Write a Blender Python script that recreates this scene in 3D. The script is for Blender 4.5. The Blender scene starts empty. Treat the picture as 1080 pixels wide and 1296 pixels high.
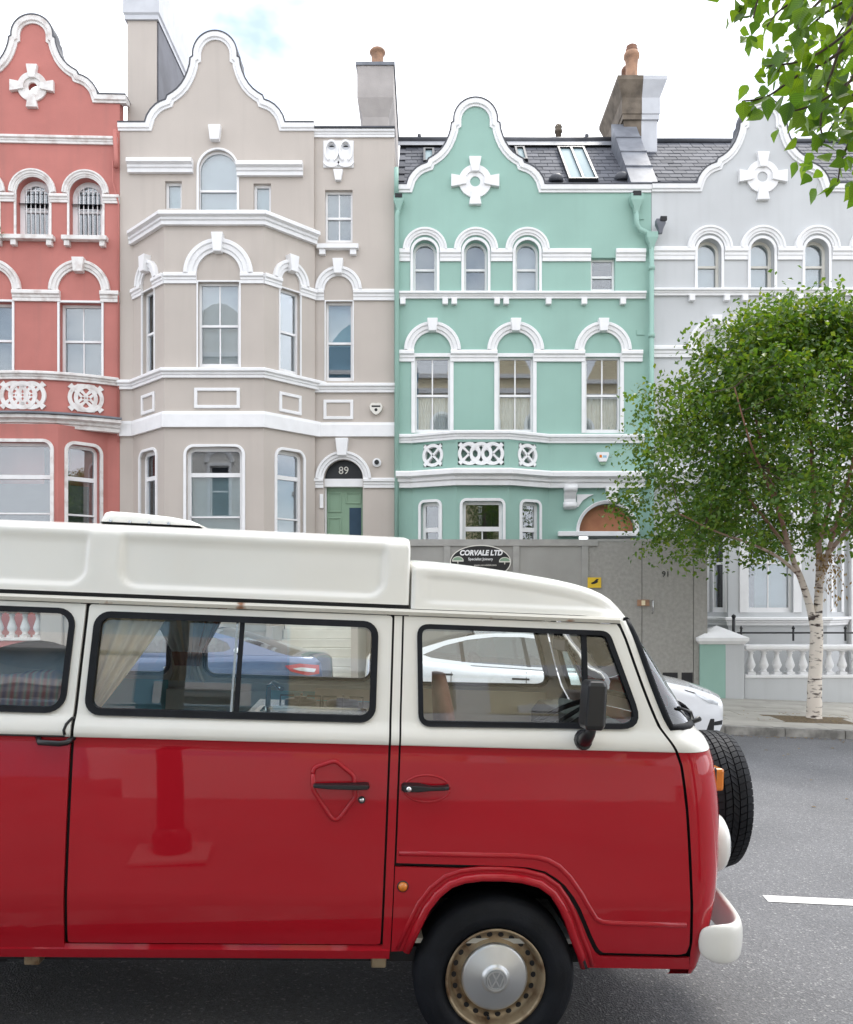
import bpy, bmesh, math, random
from mathutils import Vector, Matrix
from mathutils.geometry import tessellate_polygon
R = math.radians
random.seed(7)
scene = bpy.context.scene
col = scene.collection
# ---------------------------------------------------------------- camera
F, EYE, HOR = 1082.0, 1.82, 760.0       # focal length (photo px), eye height, horizon row
cam_d = bpy.data.cameras.new('camera'); cam = bpy.data.objects.new('camera', cam_d); col.objects.link(cam)
cam.location = (0, 0, EYE); cam.rotation_euler = (R(90), 0, 0)
cam_d.sensor_fit = 'HORIZONTAL'; cam_d.sensor_width = 36; cam_d.lens = 36*F/1080
cam_d.shift_y = (HOR-648)/1080; cam_d.clip_start = .05; cam_d.clip_end = 2000
scene.camera = cam
# ---------------------------------------------------------------- sky, sun, exposure
SUN_EL, SUN_AZ = 58, 35                 # azimuth from +Y towards +X
world = bpy.data.worlds.new('World'); scene.world = world; world.use_nodes = True
nt = world.node_tree; nt.nodes.clear()
N = nt.nodes.new; L = nt.links.new
out = N('ShaderNodeOutputWorld'); bg = N('ShaderNodeBackground'); bg.inputs[1].default_value = .13
sky = N('ShaderNodeTexSky'); sky.sky_type = 'NISHITA'; sky.sun_disc = False
sky.sun_elevation = R(SUN_EL); sky.sun_rotation = R(SUN_AZ)
tc = N('ShaderNodeTexCoord'); mp = N('ShaderNodeMapping'); mp.inputs['Location'].default_value = (1.35, -.03, .05)
mp.inputs['Scale'].default_value = (1.6, 1.6, 2.6)
nz = N('ShaderNodeTexNoise'); nz.inputs['Scale'].default_value = 1.5; nz.inputs['Detail'].default_value = 6; nz.inputs['Roughness'].default_value = .55
rp = N('ShaderNodeValToRGB'); rp.color_ramp.elements[0].position = .33; rp.color_ramp.elements[0].color = (.1, .1, .1, 1); rp.color_ramp.elements[1].position = .47
cl = N('ShaderNodeRGB'); cl.outputs[0].default_value = (8.9, 9.1, 9.6, 1)
mx = N('ShaderNodeMix'); mx.data_type = 'RGBA'
L(tc.outputs['Generated'], mp.inputs[0]); L(mp.outputs[0], nz.inputs['Vector']); L(nz.outputs[0], rp.inputs[0])
L(rp.outputs[0], mx.inputs[0]); L(sky.outputs[0], mx.inputs[6]); L(cl.outputs[0], mx.inputs[7])
L(mx.outputs[2], bg.inputs[0]); L(bg.outputs[0], out.inputs[0])
sun_d = bpy.data.lights.new('sun', 'SUN'); sun_d.energy = 1.4; sun_d.angle = R(18); sun_d.color = (1, .95, .88)
sun = bpy.data.objects.new('sun', sun_d); col.objects.link(sun)
sv = Vector((math.sin(R(SUN_AZ))*math.cos(R(SUN_EL)), math.cos(R(SUN_AZ))*math.cos(R(SUN_EL)), math.sin(R(SUN_EL))))
sun.rotation_euler = sv.to_track_quat('Z', 'Y').to_euler(); sun.location = (0, 10, 40)
vs = scene.view_settings
vs.view_transform = 'Standard'; vs.look = 'None'; vs.gamma = 1; vs.exposure = .93
try: vs.use_curve_mapping = False
except Exception: pass
scene.cycles.max_bounces = 10; scene.cycles.transparent_max_bounces = 24; scene.cycles.glossy_bounces = 4
scene.cycles.use_denoising = True
# ---------------------------------------------------------------- materials
MATS = {}
def node_mat(name):
    m = bpy.data.materials.new(name); m.use_nodes = True
    t = m.node_tree; b = t.nodes['Principled BSDF']
    MATS[name] = m
    return m, t, b
def setv(b, **k):
    for a, v in k.items():
        a = a.replace('_', ' ')
        for nm in (a, a.title(), a.capitalize()):
            if nm in b.inputs: b.inputs[nm].default_value = v; break
def paint(name, c, rough=.6, var=.08, scale=3, bump=.0, bscale=60, c2=None, metallic=0, coat=0, streak=0, spec=.5, detail=5, lo=.35, hi=.65, bdist=.01):
    """base colour + noise towards c2 (or a darker c), optional vertical streaks and bump"""
    m, t, b = node_mat(name)
    n = t.nodes.new; l = t.links.new
    co = n('ShaderNodeTexCoord'); src = co.outputs['Object']
    no = n('ShaderNodeTexNoise'); no.inputs['Scale'].default_value = scale; no.inputs['Detail'].default_value = detail
    l(src, no.inputs['Vector'])
    rm = n('ShaderNodeMapRange'); rm.inputs[1].default_value = lo; rm.inputs[2].default_value = hi
    l(no.outputs[0], rm.inputs[0])
    mi = n('ShaderNodeMix'); mi.data_type = 'RGBA'
    d = c2 if c2 else tuple(x*(1-2*var) for x in c)
    mi.inputs[6].default_value = (*c, 1); mi.inputs[7].default_value = (*d, 1)
    l(rm.outputs[0], mi.inputs[0]); res = mi.outputs[2]
    if streak:
        ma = n('ShaderNodeMapping'); ma.inputs['Scale'].default_value = (3.2, 3.2, .22); l(src, ma.inputs[0])
        n2 = n('ShaderNodeTexNoise'); n2.inputs['Scale'].default_value = 1.5; n2.inputs['Detail'].default_value = 4; l(ma.outputs[0], n2.inputs['Vector'])
        r2 = n('ShaderNodeMapRange'); r2.inputs[1].default_value = .52; r2.inputs[2].default_value = .82; r2.inputs[4].default_value = streak; l(n2.outputs[0], r2.inputs[0])
        m2 = n('ShaderNodeMix'); m2.data_type = 'RGBA'; l(r2.outputs[0], m2.inputs[0]); l(res, m2.inputs[6]); m2.inputs[7].default_value = (.12, .11, .10, 1)
        res = m2.outputs[2]
    l(res, b.inputs['Base Color'])
    b.inputs['Roughness'].default_value = rough; b.inputs['Metallic'].default_value = metallic
    b.inputs['Coat Weight'].default_value = coat; b.inputs['Coat Roughness'].default_value = .03
    b.inputs['Specular IOR Level'].default_value = spec
    if bump:
        n3 = n('ShaderNodeTexNoise'); n3.inputs['Scale'].default_value = bscale; n3.inputs['Detail'].default_value = 3; l(src, n3.inputs['Vector'])
        bu = n('ShaderNodeBump'); bu.inputs['Strength'].default_value = bump; bu.inputs['Distance'].default_value = bdist
        l(n3.outputs[0], bu.inputs['Height']); l(bu.outputs[0], b.inputs['Normal'])
    return m
def glass(name, tint, base, rough=.0, k=1.0):
    m, t, b = node_mat(name); t.nodes.remove(b)
    n = t.nodes.new; l = t.links.new
    tr = n('ShaderNodeBsdfTransparent'); tr.inputs[0].default_value = (*tint, 1)
    gl = n('ShaderNodeBsdfGlossy'); gl.inputs[0].default_value = (.95, .97, 1, 1); gl.inputs['Roughness'].default_value = rough
    fr = n('ShaderNodeFresnel'); fr.inputs[0].default_value = 1.5
    ma = n('ShaderNodeMath'); ma.operation = 'MULTIPLY_ADD'; ma.inputs[1].default_value = k; ma.inputs[2].default_value = base; ma.use_clamp = True
    l(fr.outputs[0], ma.inputs[0]); mi = n('ShaderNodeMixShader'); l(ma.outputs[0], mi.inputs[0]); l(tr.outputs[0], mi.inputs[1]); l(gl.outputs[0], mi.inputs[2])
    l(mi.outputs[0], t.nodes['Material Output'].inputs[0])
    return m
def leafmat(name, cols, trans=.5, rough=.45, island=False):
    m, t, b = node_mat(name); n = t.nodes.new; l = t.links.new
    r = n('ShaderNodeValToRGB'); r.color_ramp.interpolation = 'LINEAR'
    el = r.color_ramp.elements
    while len(el) < len(cols): el.new(.5)
    for i, c in enumerate(cols): el[i].position = i/(len(cols)-1); el[i].color = (*c, 1)
    if island: g = n('ShaderNodeNewGeometry'); l(g.outputs['Random Per Island'], r.inputs[0])
    else: g = n('ShaderNodeObjectInfo'); l(g.outputs['Random'], r.inputs[0])
    l(r.outputs[0], b.inputs['Base Color']); b.inputs['Roughness'].default_value = rough; b.inputs['Specular IOR Level'].default_value = .35
    tl = n('ShaderNodeBsdfTranslucent'); mm = n('ShaderNodeMix'); mm.data_type = 'RGBA'; mm.blend_type = 'MULTIPLY'; mm.inputs[0].default_value = 1
    l(r.outputs[0], mm.inputs[6]); mm.inputs[7].default_value = (2.6, 2.3, .7, 1); l(mm.outputs[2], tl.inputs[0])
    ms = n('ShaderNodeMixShader'); ms.inputs[0].default_value = trans
    l(b.outputs[0], ms.inputs[1]); l(tl.outputs[0], ms.inputs[2]); l(ms.outputs[0], t.nodes['Material Output'].inputs[0])
    return m
paint('pink', (.50, .175, .148), .7, .07, 1.2, .25, 40, streak=.16)
paint('pinkwall', (.52, .16, .15), .7, .12, 3, .2, 40, streak=.12)
paint('beige', (.51, .458, .412), .7, .04, .8, .15, 40, streak=.09)
paint('mint', (.295, .475, .41), .65, .05, .8, .15, 40, streak=.05)
paint('lilac', (.545, .56, .57), .7, .05, .7, .15, 40, streak=.08)
paint('white', (.82, .82, .825), .5, .03, 4, .12, 50, streak=.07)
paint('oldwhite', (.76, .74, .72), .6, .1, 5, .3, 30, c2=(.52, .45, .42), streak=.1, lo=.48, hi=.75)
paint('offwhite', (.72, .70, .64), .45, .05, 3)
paint('cream', (.78, .68, .47), .7, .05, 1, .1)
paint('skyblue', (.30, .50, .64), .7, .05, 1, .1)
paint('palewall', (.72, .70, .66), .7, .05, 1, .1)
paint('rose', (.62, .36, .34), .7, .05, 1, .1)
paint('lead', (.20, .215, .245), .5, .15, 3, .2, 12, c2=(.13, .14, .165))
paint('leaddark', (.07, .075, .09), .55, .2, 3)
m, t, b = node_mat('slate')
oi = t.nodes.new('ShaderNodeObjectInfo'); r_ = t.nodes.new('ShaderNodeValToRGB')
r_.color_ramp.elements[0].color = (.06, .065, .08, 1); r_.color_ramp.elements[1].color = (.12, .125, .145, 1)
t.links.new(oi.outputs['Random'], r_.inputs[0]); t.links.new(r_.outputs[0], b.inputs['Base Color']); b.inputs['Roughness'].default_value = .75; b.inputs['Specular IOR Level'].default_value = .25
paint('slatebed', (.07, .075, .09), .7, .1)
paint('stone', (.19, .155, .12), .85, .3, 4, .4, 25, c2=(.10, .08, .06), streak=.3)
paint('chimneyrender', (.42, .39, .375), .8, .08, 2, .3, 30, streak=.1)
paint('terracotta', (.42, .24, .15), .8, .2, 6, .2, 30, c2=(.25, .15, .10))
paint('rust_pot', (.22, .11, .07), .8, .2, 6)
paint('black', (.012, .013, .016), .35, .1)
paint('black_matt', (.015, .015, .018), .7, .1)
paint('rubber', (.012, .014, .019), .6, .2, 8, .15, 80, spec=.22)
paint('ply', (.40, .175, .085), .6, .2, 3, .1, 30, c2=(.30, .12, .06), detail=8)
paint('doorgreen', (.22, .34, .235), .4, .05, 2)
paint('hoarding', (.33, .325, .305), .75, .1, 1.5, .25, 60, c2=(.285, .28, .262), streak=.08)
paint('osb', (.34, .33, .305), .75, .12, 14, .35, 45, c2=(.285, .275, .255), streak=.1)
paint('batten', (.36, .355, .335), .7, .08, 4, .15, 40)
paint('blind', (.50, .55, .56), .8, .05, 2)
paint('blind_blue', (.36, .48, .50), .8, .05, 2)
paint('blind_grey', (.25, .28, .28), .8, .1, 2)
paint('curtain', (.88, .88, .85), .9, .05, 6)
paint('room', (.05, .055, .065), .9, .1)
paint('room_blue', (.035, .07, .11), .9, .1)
glass('house_glass', (.93, .96, .97), .075, .012)
glass('van_glass', (.94, .97, .96), .06, .0)
glass('screen_glass', (.72, .86, .82), .06, .0)
glass('car_glass', (.40, .46, .46), .07, .0)
# ground
m, t, b = node_mat('asphalt')
n = t.nodes.new; l = t.links.new
co = n('ShaderNodeTexCoord')
def nz_(s, d=4):
    q = n('ShaderNodeTexNoise'); q.inputs['Scale'].default_value = s; q.inputs['Detail'].default_value = d; l(co.outputs['Object'], q.inputs['Vector']); return q
a1, a2 = nz_(.7), nz_(170, 3)
vo = n('ShaderNodeTexVoronoi'); vo.inputs['Scale'].default_value = 105; l(co.outputs['Object'], vo.inputs['Vector'])
r1 = n('ShaderNodeValToRGB'); r1.color_ramp.elements[0].color = (.088, .090, .097, 1); r1.color_ramp.elements[1].color = (.132, .134, .142, 1)
r1.color_ramp.elements[0].position = .3; r1.color_ramp.elements[1].position = .7; l(a1.outputs[0], r1.inputs[0])
hs = n('ShaderNodeSeparateColor'); l(vo.outputs['Color'], hs.inputs[0])
r2 = n('ShaderNodeValToRGB'); r2.color_ramp.elements[0].color = (.8, .8, .8, 1); r2.color_ramp.elements[1].color = (1.15, 1.15, 1.15, 1)
e = r2.color_ramp.elements.new(.93); e.color = (1.3, 1.3, 1.3, 1); r2.color_ramp.elements[2].color = (2.4, 2.35, 2.2, 1); r2.color_ramp.elements[2].position = .99
l(hs.outputs[0], r2.inputs[0])
r3 = n('ShaderNodeMapRange'); r3.inputs[1].default_value = .3; r3.inputs[2].default_value = .7; r3.inputs[3].default_value = .75; r3.inputs[4].default_value = 1.25; l(a2.outputs[0], r3.inputs[0])
x1 = n('ShaderNodeMix'); x1.data_type = 'RGBA'; x1.blend_type = 'MULTIPLY'; x1.inputs[0].default_value = 1; l(r1.outputs[0], x1.inputs[6]); l(r2.outputs[0], x1.inputs[7])
x2 = n('ShaderNodeMix'); x2.data_type = 'RGBA'; x2.blend_type = 'MULTIPLY'; x2.inputs[0].default_value = 1; l(x1.outputs[2], x2.inputs[6]); l(r3.outputs[0], x2.inputs[7])
l(x2.outputs[2], b.inputs['Base Color']); b.inputs['Roughness'].default_value = .75
bu = n('ShaderNodeBump'); bu.inputs['Strength'].default_value = .5; bu.inputs['Distance'].default_value = .006; l(vo.outputs['Distance'], bu.inputs['Height']); l(bu.outputs[0], b.inputs['Normal'])
paint('slab', (.40, .385, .35), .85, .12, 2, .3, 80, c2=(.33, .315, .285))
paint('slab_b', (.43, .415, .38), .85, .1, 2, .3, 80, c2=(.35, .335, .30))
paint('joint', (.12, .115, .10), .9, .2, 8)
paint('kerbstone', (.33, .32, .295), .85, .2, 5, .4, 50, c2=(.14, .135, .125))
paint('soil', (.17, .125, .07), .95, .3, 20, .6, 60, c2=(.09, .065, .04))
paint('roadpaint', (.72, .72, .70), .7, .1, 30, .2, 60, c2=(.45, .45, .44), lo=.55, hi=.8)
paint('gardenground', (.2, .19, .175), .9, .2, 4)
# vehicles
paint('vanred', (.435, .007, .018), .6, .03, 1.5, .05, 2.5, coat=1.0, spec=.05, bdist=.008)
MATS['vanred'].node_tree.nodes['Principled BSDF'].inputs['Coat IOR'].default_value = 1.48
paint('capwhite', (.56, .575, .61), .6, .06, 3, .15, 40, streak=.1)
paint('pavedark', (.17, .165, .15), .85, .12, 2, .3, 80)
paint('blind_dark', (.13, .14, .135), .8, .15, 2)
paint('vanwhite', (.84, .83, .79), .3, .02, 2, coat=.5)
paint('vanrecess', (.80, .79, .74), .3, .02, 2, coat=.5)
paint('gutter', (.70, .68, .62), .4, .1, 9, c2=(.28, .10, .03), lo=.63, hi=.72, detail=6)
paint('bumperwhite', (.80, .80, .77), .3, .02, 3, coat=.4)
paint('rimrust', (.36, .285, .19), .42, .2, 14, .2, 40, c2=(.15, .085, .045), metallic=.5, lo=.45, hi=.68)
paint('hubcap', (.66, .68, .70), .32, .03, 4, metallic=.75)
paint('hubshade', (.42, .44, .47), .4, .03, 4, metallic=.7)
paint('chrome', (.75, .76, .78), .12, .02, 3, metallic=1)
paint('steel', (.52, .53, .54), .25, .05, 5, metallic=1)
paint('amber', (.75, .22, .01), .2, .05, 8, coat=1)
paint('redlens', (.45, .01, .02), .15, .05, 8, coat=1)
paint('clearlens', (.6, .63, .66), .12, .1, 20, coat=1, metallic=.3)
paint('headwhite', (.80, .80, .78), .3, .02, 3, coat=.5)
paint('carwhite', (.80, .82, .85), .22, .01, 2, coat=1)
paint('carblue', (.10, .135, .24), .25, .05, 2, coat=1, metallic=.35)
paint('seatpink', (.66, .34, .28), .9, .1, 8, .3, 90)
paint('seatgrey', (.10, .10, .11), .9, .1, 8)
paint('teal', (.12, .44, .52), .5, .08, 2)
paint('panelgrey', (.74, .73, .68), .7, .1, 2)
paint('vaninside', (.76, .66, .50), .7, .1, 2)
paint('drape', (.76, .66, .50), .95, .12, 5)
paint('drapegrey', (.52, .53, .50), .95, .12, 5)
paint('drapebrown', (.38, .19, .12), .95, .12, 5)
paint('blanket', (.66, .56, .48), .95, .2, 3)
def stripes(name, cols, scale, axis='X'):
    m, t, b = node_mat(name); n = t.nodes.new; l = t.links.new
    c = n('ShaderNodeTexCoord'); w = n('ShaderNodeTexWave'); w.bands_direction = axis; w.inputs['Scale'].default_value = scale; w.inputs['Distortion'].default_value = .6
    r = n('ShaderNodeValToRGB'); e = r.color_ramp.elements
    while len(e) < len(cols): e.new(.5)
    for i, k in enumerate(cols): e[i].position = i/(len(cols)-1); e[i].color = (*k, 1)
    l(c.outputs['Object'], w.inputs['Vector']); l(w.outputs[0], r.inputs[0]); l(r.outputs[0], b.inputs['Base Color']); b.inputs['Roughness'].default_value = .95
stripes('stripefabric', [(.50, .22, .24), (.40, .52, .48), (.58, .42, .42), (.30, .26, .36)], 5)
# vegetation
m, t, b = node_mat('birchbark')
n = t.nodes.new; l = t.links.new
co = n('ShaderNodeTexCoord'); ma = n('ShaderNodeMapping'); ma.inputs['Scale'].default_value = (3, 3, 9); l(co.outputs['Object'], ma.inputs[0])
q = n('ShaderNodeTexNoise'); q.inputs['Scale'].default_value = 2.2; q.inputs['Detail'].default_value = 6; l(ma.outputs[0], q.inputs['Vector'])
r = n('ShaderNodeValToRGB'); r.color_ramp.elements[0].color = (.05, .035, .03, 1); r.color_ramp.elements[1].color = (.68, .62, .55, 1)
r.color_ramp.elements[0].position = .36; r.color_ramp.elements[1].position = .46; l(q.outputs[0], r.inputs[0])
sx = n('ShaderNodeSeparateXYZ'); l(co.outputs['Object'], sx.inputs[0])
mr = n('ShaderNodeMapRange'); mr.inputs[1].default_value = 1.9; mr.inputs[2].default_value = 3.2; l(sx.outputs[2], mr.inputs[0])
mi = n('ShaderNodeMix'); mi.data_type = 'RGBA'; l(mr.outputs[0], mi.inputs[0]); l(r.outputs[0], mi.inputs[6]); mi.inputs[7].default_value = (.22, .115, .075, 1)
l(mi.outputs[2], b.inputs['Base Color']); b.inputs['Roughness'].default_value = .8
paint('twig', (.10, .07, .05), .8, .2, 20)
paint('bark', (.14, .11, .085), .9, .3, 8, .6, 25)
leafmat('birchleaf', [(.03, .078, .017), (.055, .12, .019), (.09, .155, .021), (.04, .098, .02), (.135, .18, .025)], .4, .4, True)
leafmat('nearfoliage', [(.05, .12, .015), (.10, .19, .015), (.04, .10, .022), (.13, .22, .015), (.03, .07, .02)], .5, .4, True)
leafmat('deadleaf', [(.20, .13, .05), (.14, .09, .04), (.25, .19, .08)], .3, .6, True)
nl_ = leafmat('nearleaf', [(.05, .12, .015), (.085, .165, .016), (.04, .10, .022), (.12, .205, .016), (.035, .08, .022), (.09, .17, .02)], .5, .4)
# veins on the near leaves
t = nl_.node_tree; n = t.nodes.new; l = t.links.new
co = n('ShaderNodeTexCoord'); sx = n('ShaderNodeSeparateXYZ'); l(co.outputs['Object'], sx.inputs[0])
ab_ = n('ShaderNodeMath'); ab_.operation = 'ABSOLUTE'; l(sx.outputs[0], ab_.inputs[0])
v1 = n('ShaderNodeMath'); v1.operation = 'MULTIPLY_ADD'; l(ab_.outputs[0], v1.inputs[0]); v1.inputs[1].default_value = -.75; l(sx.outputs[1], v1.inputs[2])
v2 = n('ShaderNodeMath'); v2.operation = 'PINGPONG'; l(v1.outputs[0], v2.inputs[0]); v2.inputs[1].default_value = .055
v3 = n('ShaderNodeMath'); v3.operation = 'MINIMUM'; l(v2.outputs[0], v3.inputs[0]); l(ab_.outputs[0], v3.inputs[1])
v4 = n('ShaderNodeMapRange'); v4.inputs[1].default_value = .004; v4.inputs[2].default_value = .014; v4.inputs[3].default_value = 1.55; v4.inputs[4].default_value = 1; l(v3.outputs[0], v4.inputs[0])
rp_ = [x for x in t.nodes if x.type == 'VALTORGB'][0]
vm = n('ShaderNodeMix'); vm.data_type = 'RGBA'; vm.blend_type = 'MULTIPLY'; vm.inputs[0].default_value = 1
dst = [lk.to_socket for lk in rp_.outputs[0].links]
l(rp_.outputs[0], vm.inputs[6]); l(v4.outputs[0], vm.inputs[7])
for d_ in dst: l(vm.outputs[2], d_)
# ---------------------------------------------------------------- geometry helpers
class MB:
    def __init__(s): s.v = []; s.f = []; s.m = []; s.mi = 0; s.sm = set()
    def add(s, vs, fs, smooth=False):
        k = len(s.v); s.v += [tuple(p) for p in vs]
        for f in fs:
            if smooth: s.sm.add(len(s.f))
            s.f.append([i+k for i in f]); s.m.append(s.mi)
        return s
    def box(s, x0, x1, y0, y1, z0, z1):
        return s.add([(x, y, z) for x in (x0, x1) for y in (y0, y1) for z in (z0, z1)],
                     [(0, 1, 3, 2), (4, 6, 7, 5), (0, 4, 5, 1), (2, 3, 7, 6), (0, 2, 6, 4), (1, 5, 7, 3)])
    def fbox(s, f, a0, a1, b0, b1, d0, d1):
        return s.add([f(a, b, d) for a in (a0, a1) for b in (b0, b1) for d in (d0, d1)],
                     [(0, 1, 3, 2), (4, 6, 7, 5), (0, 4, 5, 1), (2, 3, 7, 6), (0, 2, 6, 4), (1, 5, 7, 3)])
    def ext(s, f, outer, holes=(), d0=0, d1=.1, cham=0):
        loops = [list(outer)]+[list(h) for h in holes]
        flat = [p for lp in loops for p in lp]
        tri = tessellate_polygon([[Vector((p[0], p[1], 0)) for p in lp] for lp in loops])
        n = len(flat)
        vs = [f(p[0], p[1], d0) for p in flat]+[f(p[0], p[1], d1) for p in flat]
        fs = [tuple(t) for t in tri]+[tuple(i+n for i in reversed(t)) for t in tri]
        k = 0
        for lp in loops:
            m = len(lp)
            for i in range(m):
                j = (i+1) % m; fs.append((k+i, k+j, n+k+j, n+k+i))
            k += m
        return s.add(vs, fs)
    def sweep(s, path, prof, fmap, closed=False, smooth=False):
        n = len(path); k = len(prof); vs = []
        for i, (x, y) in enumerate(path):
            p0 = path[i-1] if (i > 0 or closed) else None; p1 = path[(i+1) % n] if (i < n-1 or closed) else None
            t0 = Vector((x-p0[0], y-p0[1])).normalized() if p0 else None
            t1 = Vector((p1[0]-x, p1[1]-y)).normalized() if p1 else None
            if t0 is None: t0 = t1
            if t1 is None: t1 = t0
            n0 = Vector((t0.y, -t0.x)); n1 = Vector((t1.y, -t1.x)); mm = n0+n1
            if mm.length < .05: mm = n0
            mm.normalize(); q = 1/max(.35, mm.dot(n0))
            for a, d in prof: vs.append(fmap(x+mm.x*a*q, y+mm.y*a*q, d))
        fs = []
        for i in range(n if closed else n-1):
            for j in range(k):
                fs.append((i*k+j, i*k+(j+1) % k, ((i+1) % n)*k+(j+1) % k, ((i+1) % n)*k+j))
        if not closed: fs += [tuple(range(k)), tuple(range((n-1)*k+k-1, (n-1)*k-1, -1))]
        return s.add(vs, fs, smooth)
    def tube(s, pts, rad, seg=8, smooth=True):
        pts = [Vector(p) for p in pts]; n = len(pts); vs = []; u = None
        rad = rad if isinstance(rad, (list, tuple)) else [rad]*n
        for i, p in enumerate(pts):
            t = (pts[min(i+1, n-1)]-pts[max(i-1, 0)]).normalized()
            if u is None: u = t.orthogonal().normalized()
            else:
                u = u-t*u.dot(t); u = u.normalized() if u.length > 1e-4 else t.orthogonal().normalized()
            w = t.cross(u)
            for j in range(seg):
                a = 2*math.pi*j/seg; vs.append(p+(u*math.cos(a)+w*math.sin(a))*rad[i])
        fs = [(i*seg+j, i*seg+(j+1) % seg, (i+1)*seg+(j+1) % seg, (i+1)*seg+j) for i in range(n-1) for j in range(seg)]
        s.add(vs, fs, smooth); k = len(s.v)-n*seg
        s.f += [[k+j for j in range(seg)], [k+(n-1)*seg+j for j in reversed(range(seg))]]; s.m += [s.mi]*2
        return s
    def lathe(s, prof, o=(0, 0, 0), axis='Z', seg=24, smooth=True, cap=True):
        """prof [(r,h)]"""
        vs = []; o = Vector(o)
        for r, h in prof:
            for j in range(seg):
                a = 2*math.pi*j/seg; c, d = r*math.cos(a), r*math.sin(a)
                vs.append(o+Vector({'Z': (c, d, h), 'Y': (c, h, d), 'X': (h, c, d)}[axis]))
        n = len(prof)
        fs = [(i*seg+j, i*seg+(j+1) % seg, (i+1)*seg+(j+1) % seg, (i+1)*seg+j) for i in range(n-1) for j in range(seg)]
        s.add(vs, fs, smooth)
        if cap:
            k = len(s.v)-n*seg
            for base in (0, (n-1)*seg): s.f.append([k+base+j for j in range(seg)]); s.m.append(s.mi)
        return s
    def mesh(s, name, mats):
        me = bpy.data.meshes.new(name); me.from_pydata(s.v, [], s.f)
        for i, p in enumerate(me.polygons):
            p.material_index = s.m[i]
            if i in s.sm: p.use_smooth = True
        bm = bmesh.new(); bm.from_mesh(me); bmesh.ops.recalc_face_normals(bm, faces=bm.faces); bm.to_mesh(me); bm.free()
        for m in (mats if isinstance(mats, (list, tuple)) else [mats]): me.materials.append(MATS[m])
        return me
OFF = {}
def link(name, me, parent=None, shift=True):
    o = bpy.data.objects.new(name, me); col.objects.link(o)
    if parent is not None:
        o.parent = parent; of = OFF.get(parent.name, Vector((0, 0, 0))); OFF[o.name] = of
        if shift and of.length > 0: me.transform(Matrix.Translation(-of))
    return o
def obj(name, mb, mat, parent=None, bevel=0, label=None):
    o = link(name, mb.mesh(name, mat), parent)
    if bevel:
        q = o.modifiers.new('bevel', 'BEVEL'); q.width = bevel; q.segments = 2; q.limit_method = 'ANGLE'; q.angle_limit = R(40)
    if label: o['label'] = label
    return o
def piece(name, me, parent, loc, rot=(0, 0, 0), sc=None):
    o = bpy.data.objects.new(name, me); col.objects.link(o); o.parent = parent
    of = OFF.get(parent.name, Vector((0, 0, 0))) if parent else Vector((0, 0, 0)); OFF[o.name] = of
    o.location = Vector(loc)-of; o.rotation_euler = rot
    if sc: o.scale = sc
    return o
def tag(o, label, cat, group=None):
    o['label'] = label; o['category'] = cat
    if group: o['group'] = group
    return o
def struct(o): o['kind'] = 'structure'; return o
def stuff(o): o['kind'] = 'stuff'; return o
def thing(name, label, cat, loc=(0, 0, 0), group=None):
    o = bpy.data.objects.new(name, None); col.objects.link(o); o.location = loc; OFF[o.name] = Vector(loc)
    o.empty_display_size = .1
    return tag(o, label, cat, group)
class Face:
    """local (a along, b up, d outwards) -> world"""
    def __init__(s, o, ex, n): s.o = Vector(o); s.ex = Vector(ex).normalized(); s.n = Vector(n).normalized()
    def __call__(s, a, b, d): return s.o+s.ex*a+s.n*d+Vector((0, 0, b))
def face_between(p, q):
    p = Vector((*p, 0)); q = Vector((*q, 0)); ex = (q-p).normalized(); return Face(p, ex, (ex.y, -ex.x, 0)), (q-p).length
def arc(cx, cy, r, a0=0, a1=180, n=20, ry=None):
    ry = r if ry is None else ry
    return [(cx+r*math.cos(R(a0+(a1-a0)*i/n)), cy+ry*math.sin(R(a0+(a1-a0)*i/n))) for i in range(n+1)]
def rect(a0, a1, b0, b1): return [(a0, b0), (a1, b0), (a1, b1), (a0, b1)]
def rrect(a0, a1, b0, b1, r, n=6, corners=(1, 1, 1, 1)):
    o = []
    for k, (cx, cy, st) in enumerate(((a0+r, b0+r, 180), (a1-r, b0+r, 270), (a1-r, b1-r, 0), (a0+r, b1-r, 90))):
        if corners[k]: o += arc(cx, cy, r, st, st+90, n)
        else: o.append([(a0, b0), (a1, b0), (a1, b1), (a0, b1)][k])
    return o
def outline(a0, a1, b0, b1, top='flat', i=0, r=.15):
    a0 += i; a1 -= i; b0 += i; b1 -= i
    if top == 'arch':
        rr = (a1-a0)/2; return [(a0, b0), (a1, b0)]+arc((a0+a1)/2, b1-rr, rr, 0, 180, 18)
    if top == 'round': return rrect(a0, a1, b0, b1, max(.02, r-i), 6, (0, 0, 1, 1))
    return rect(a0, a1, b0, b1)
def gz(x): return -.04*x          # the street falls 4 per cent towards +X
# pixel column / row of the photo -> metres on a plane at distance D
def PX(px, D=19.3): return (px-540)*D/F
def PZ(py, D=19.3): return EYE+(HOR-py)*D/F
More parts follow.
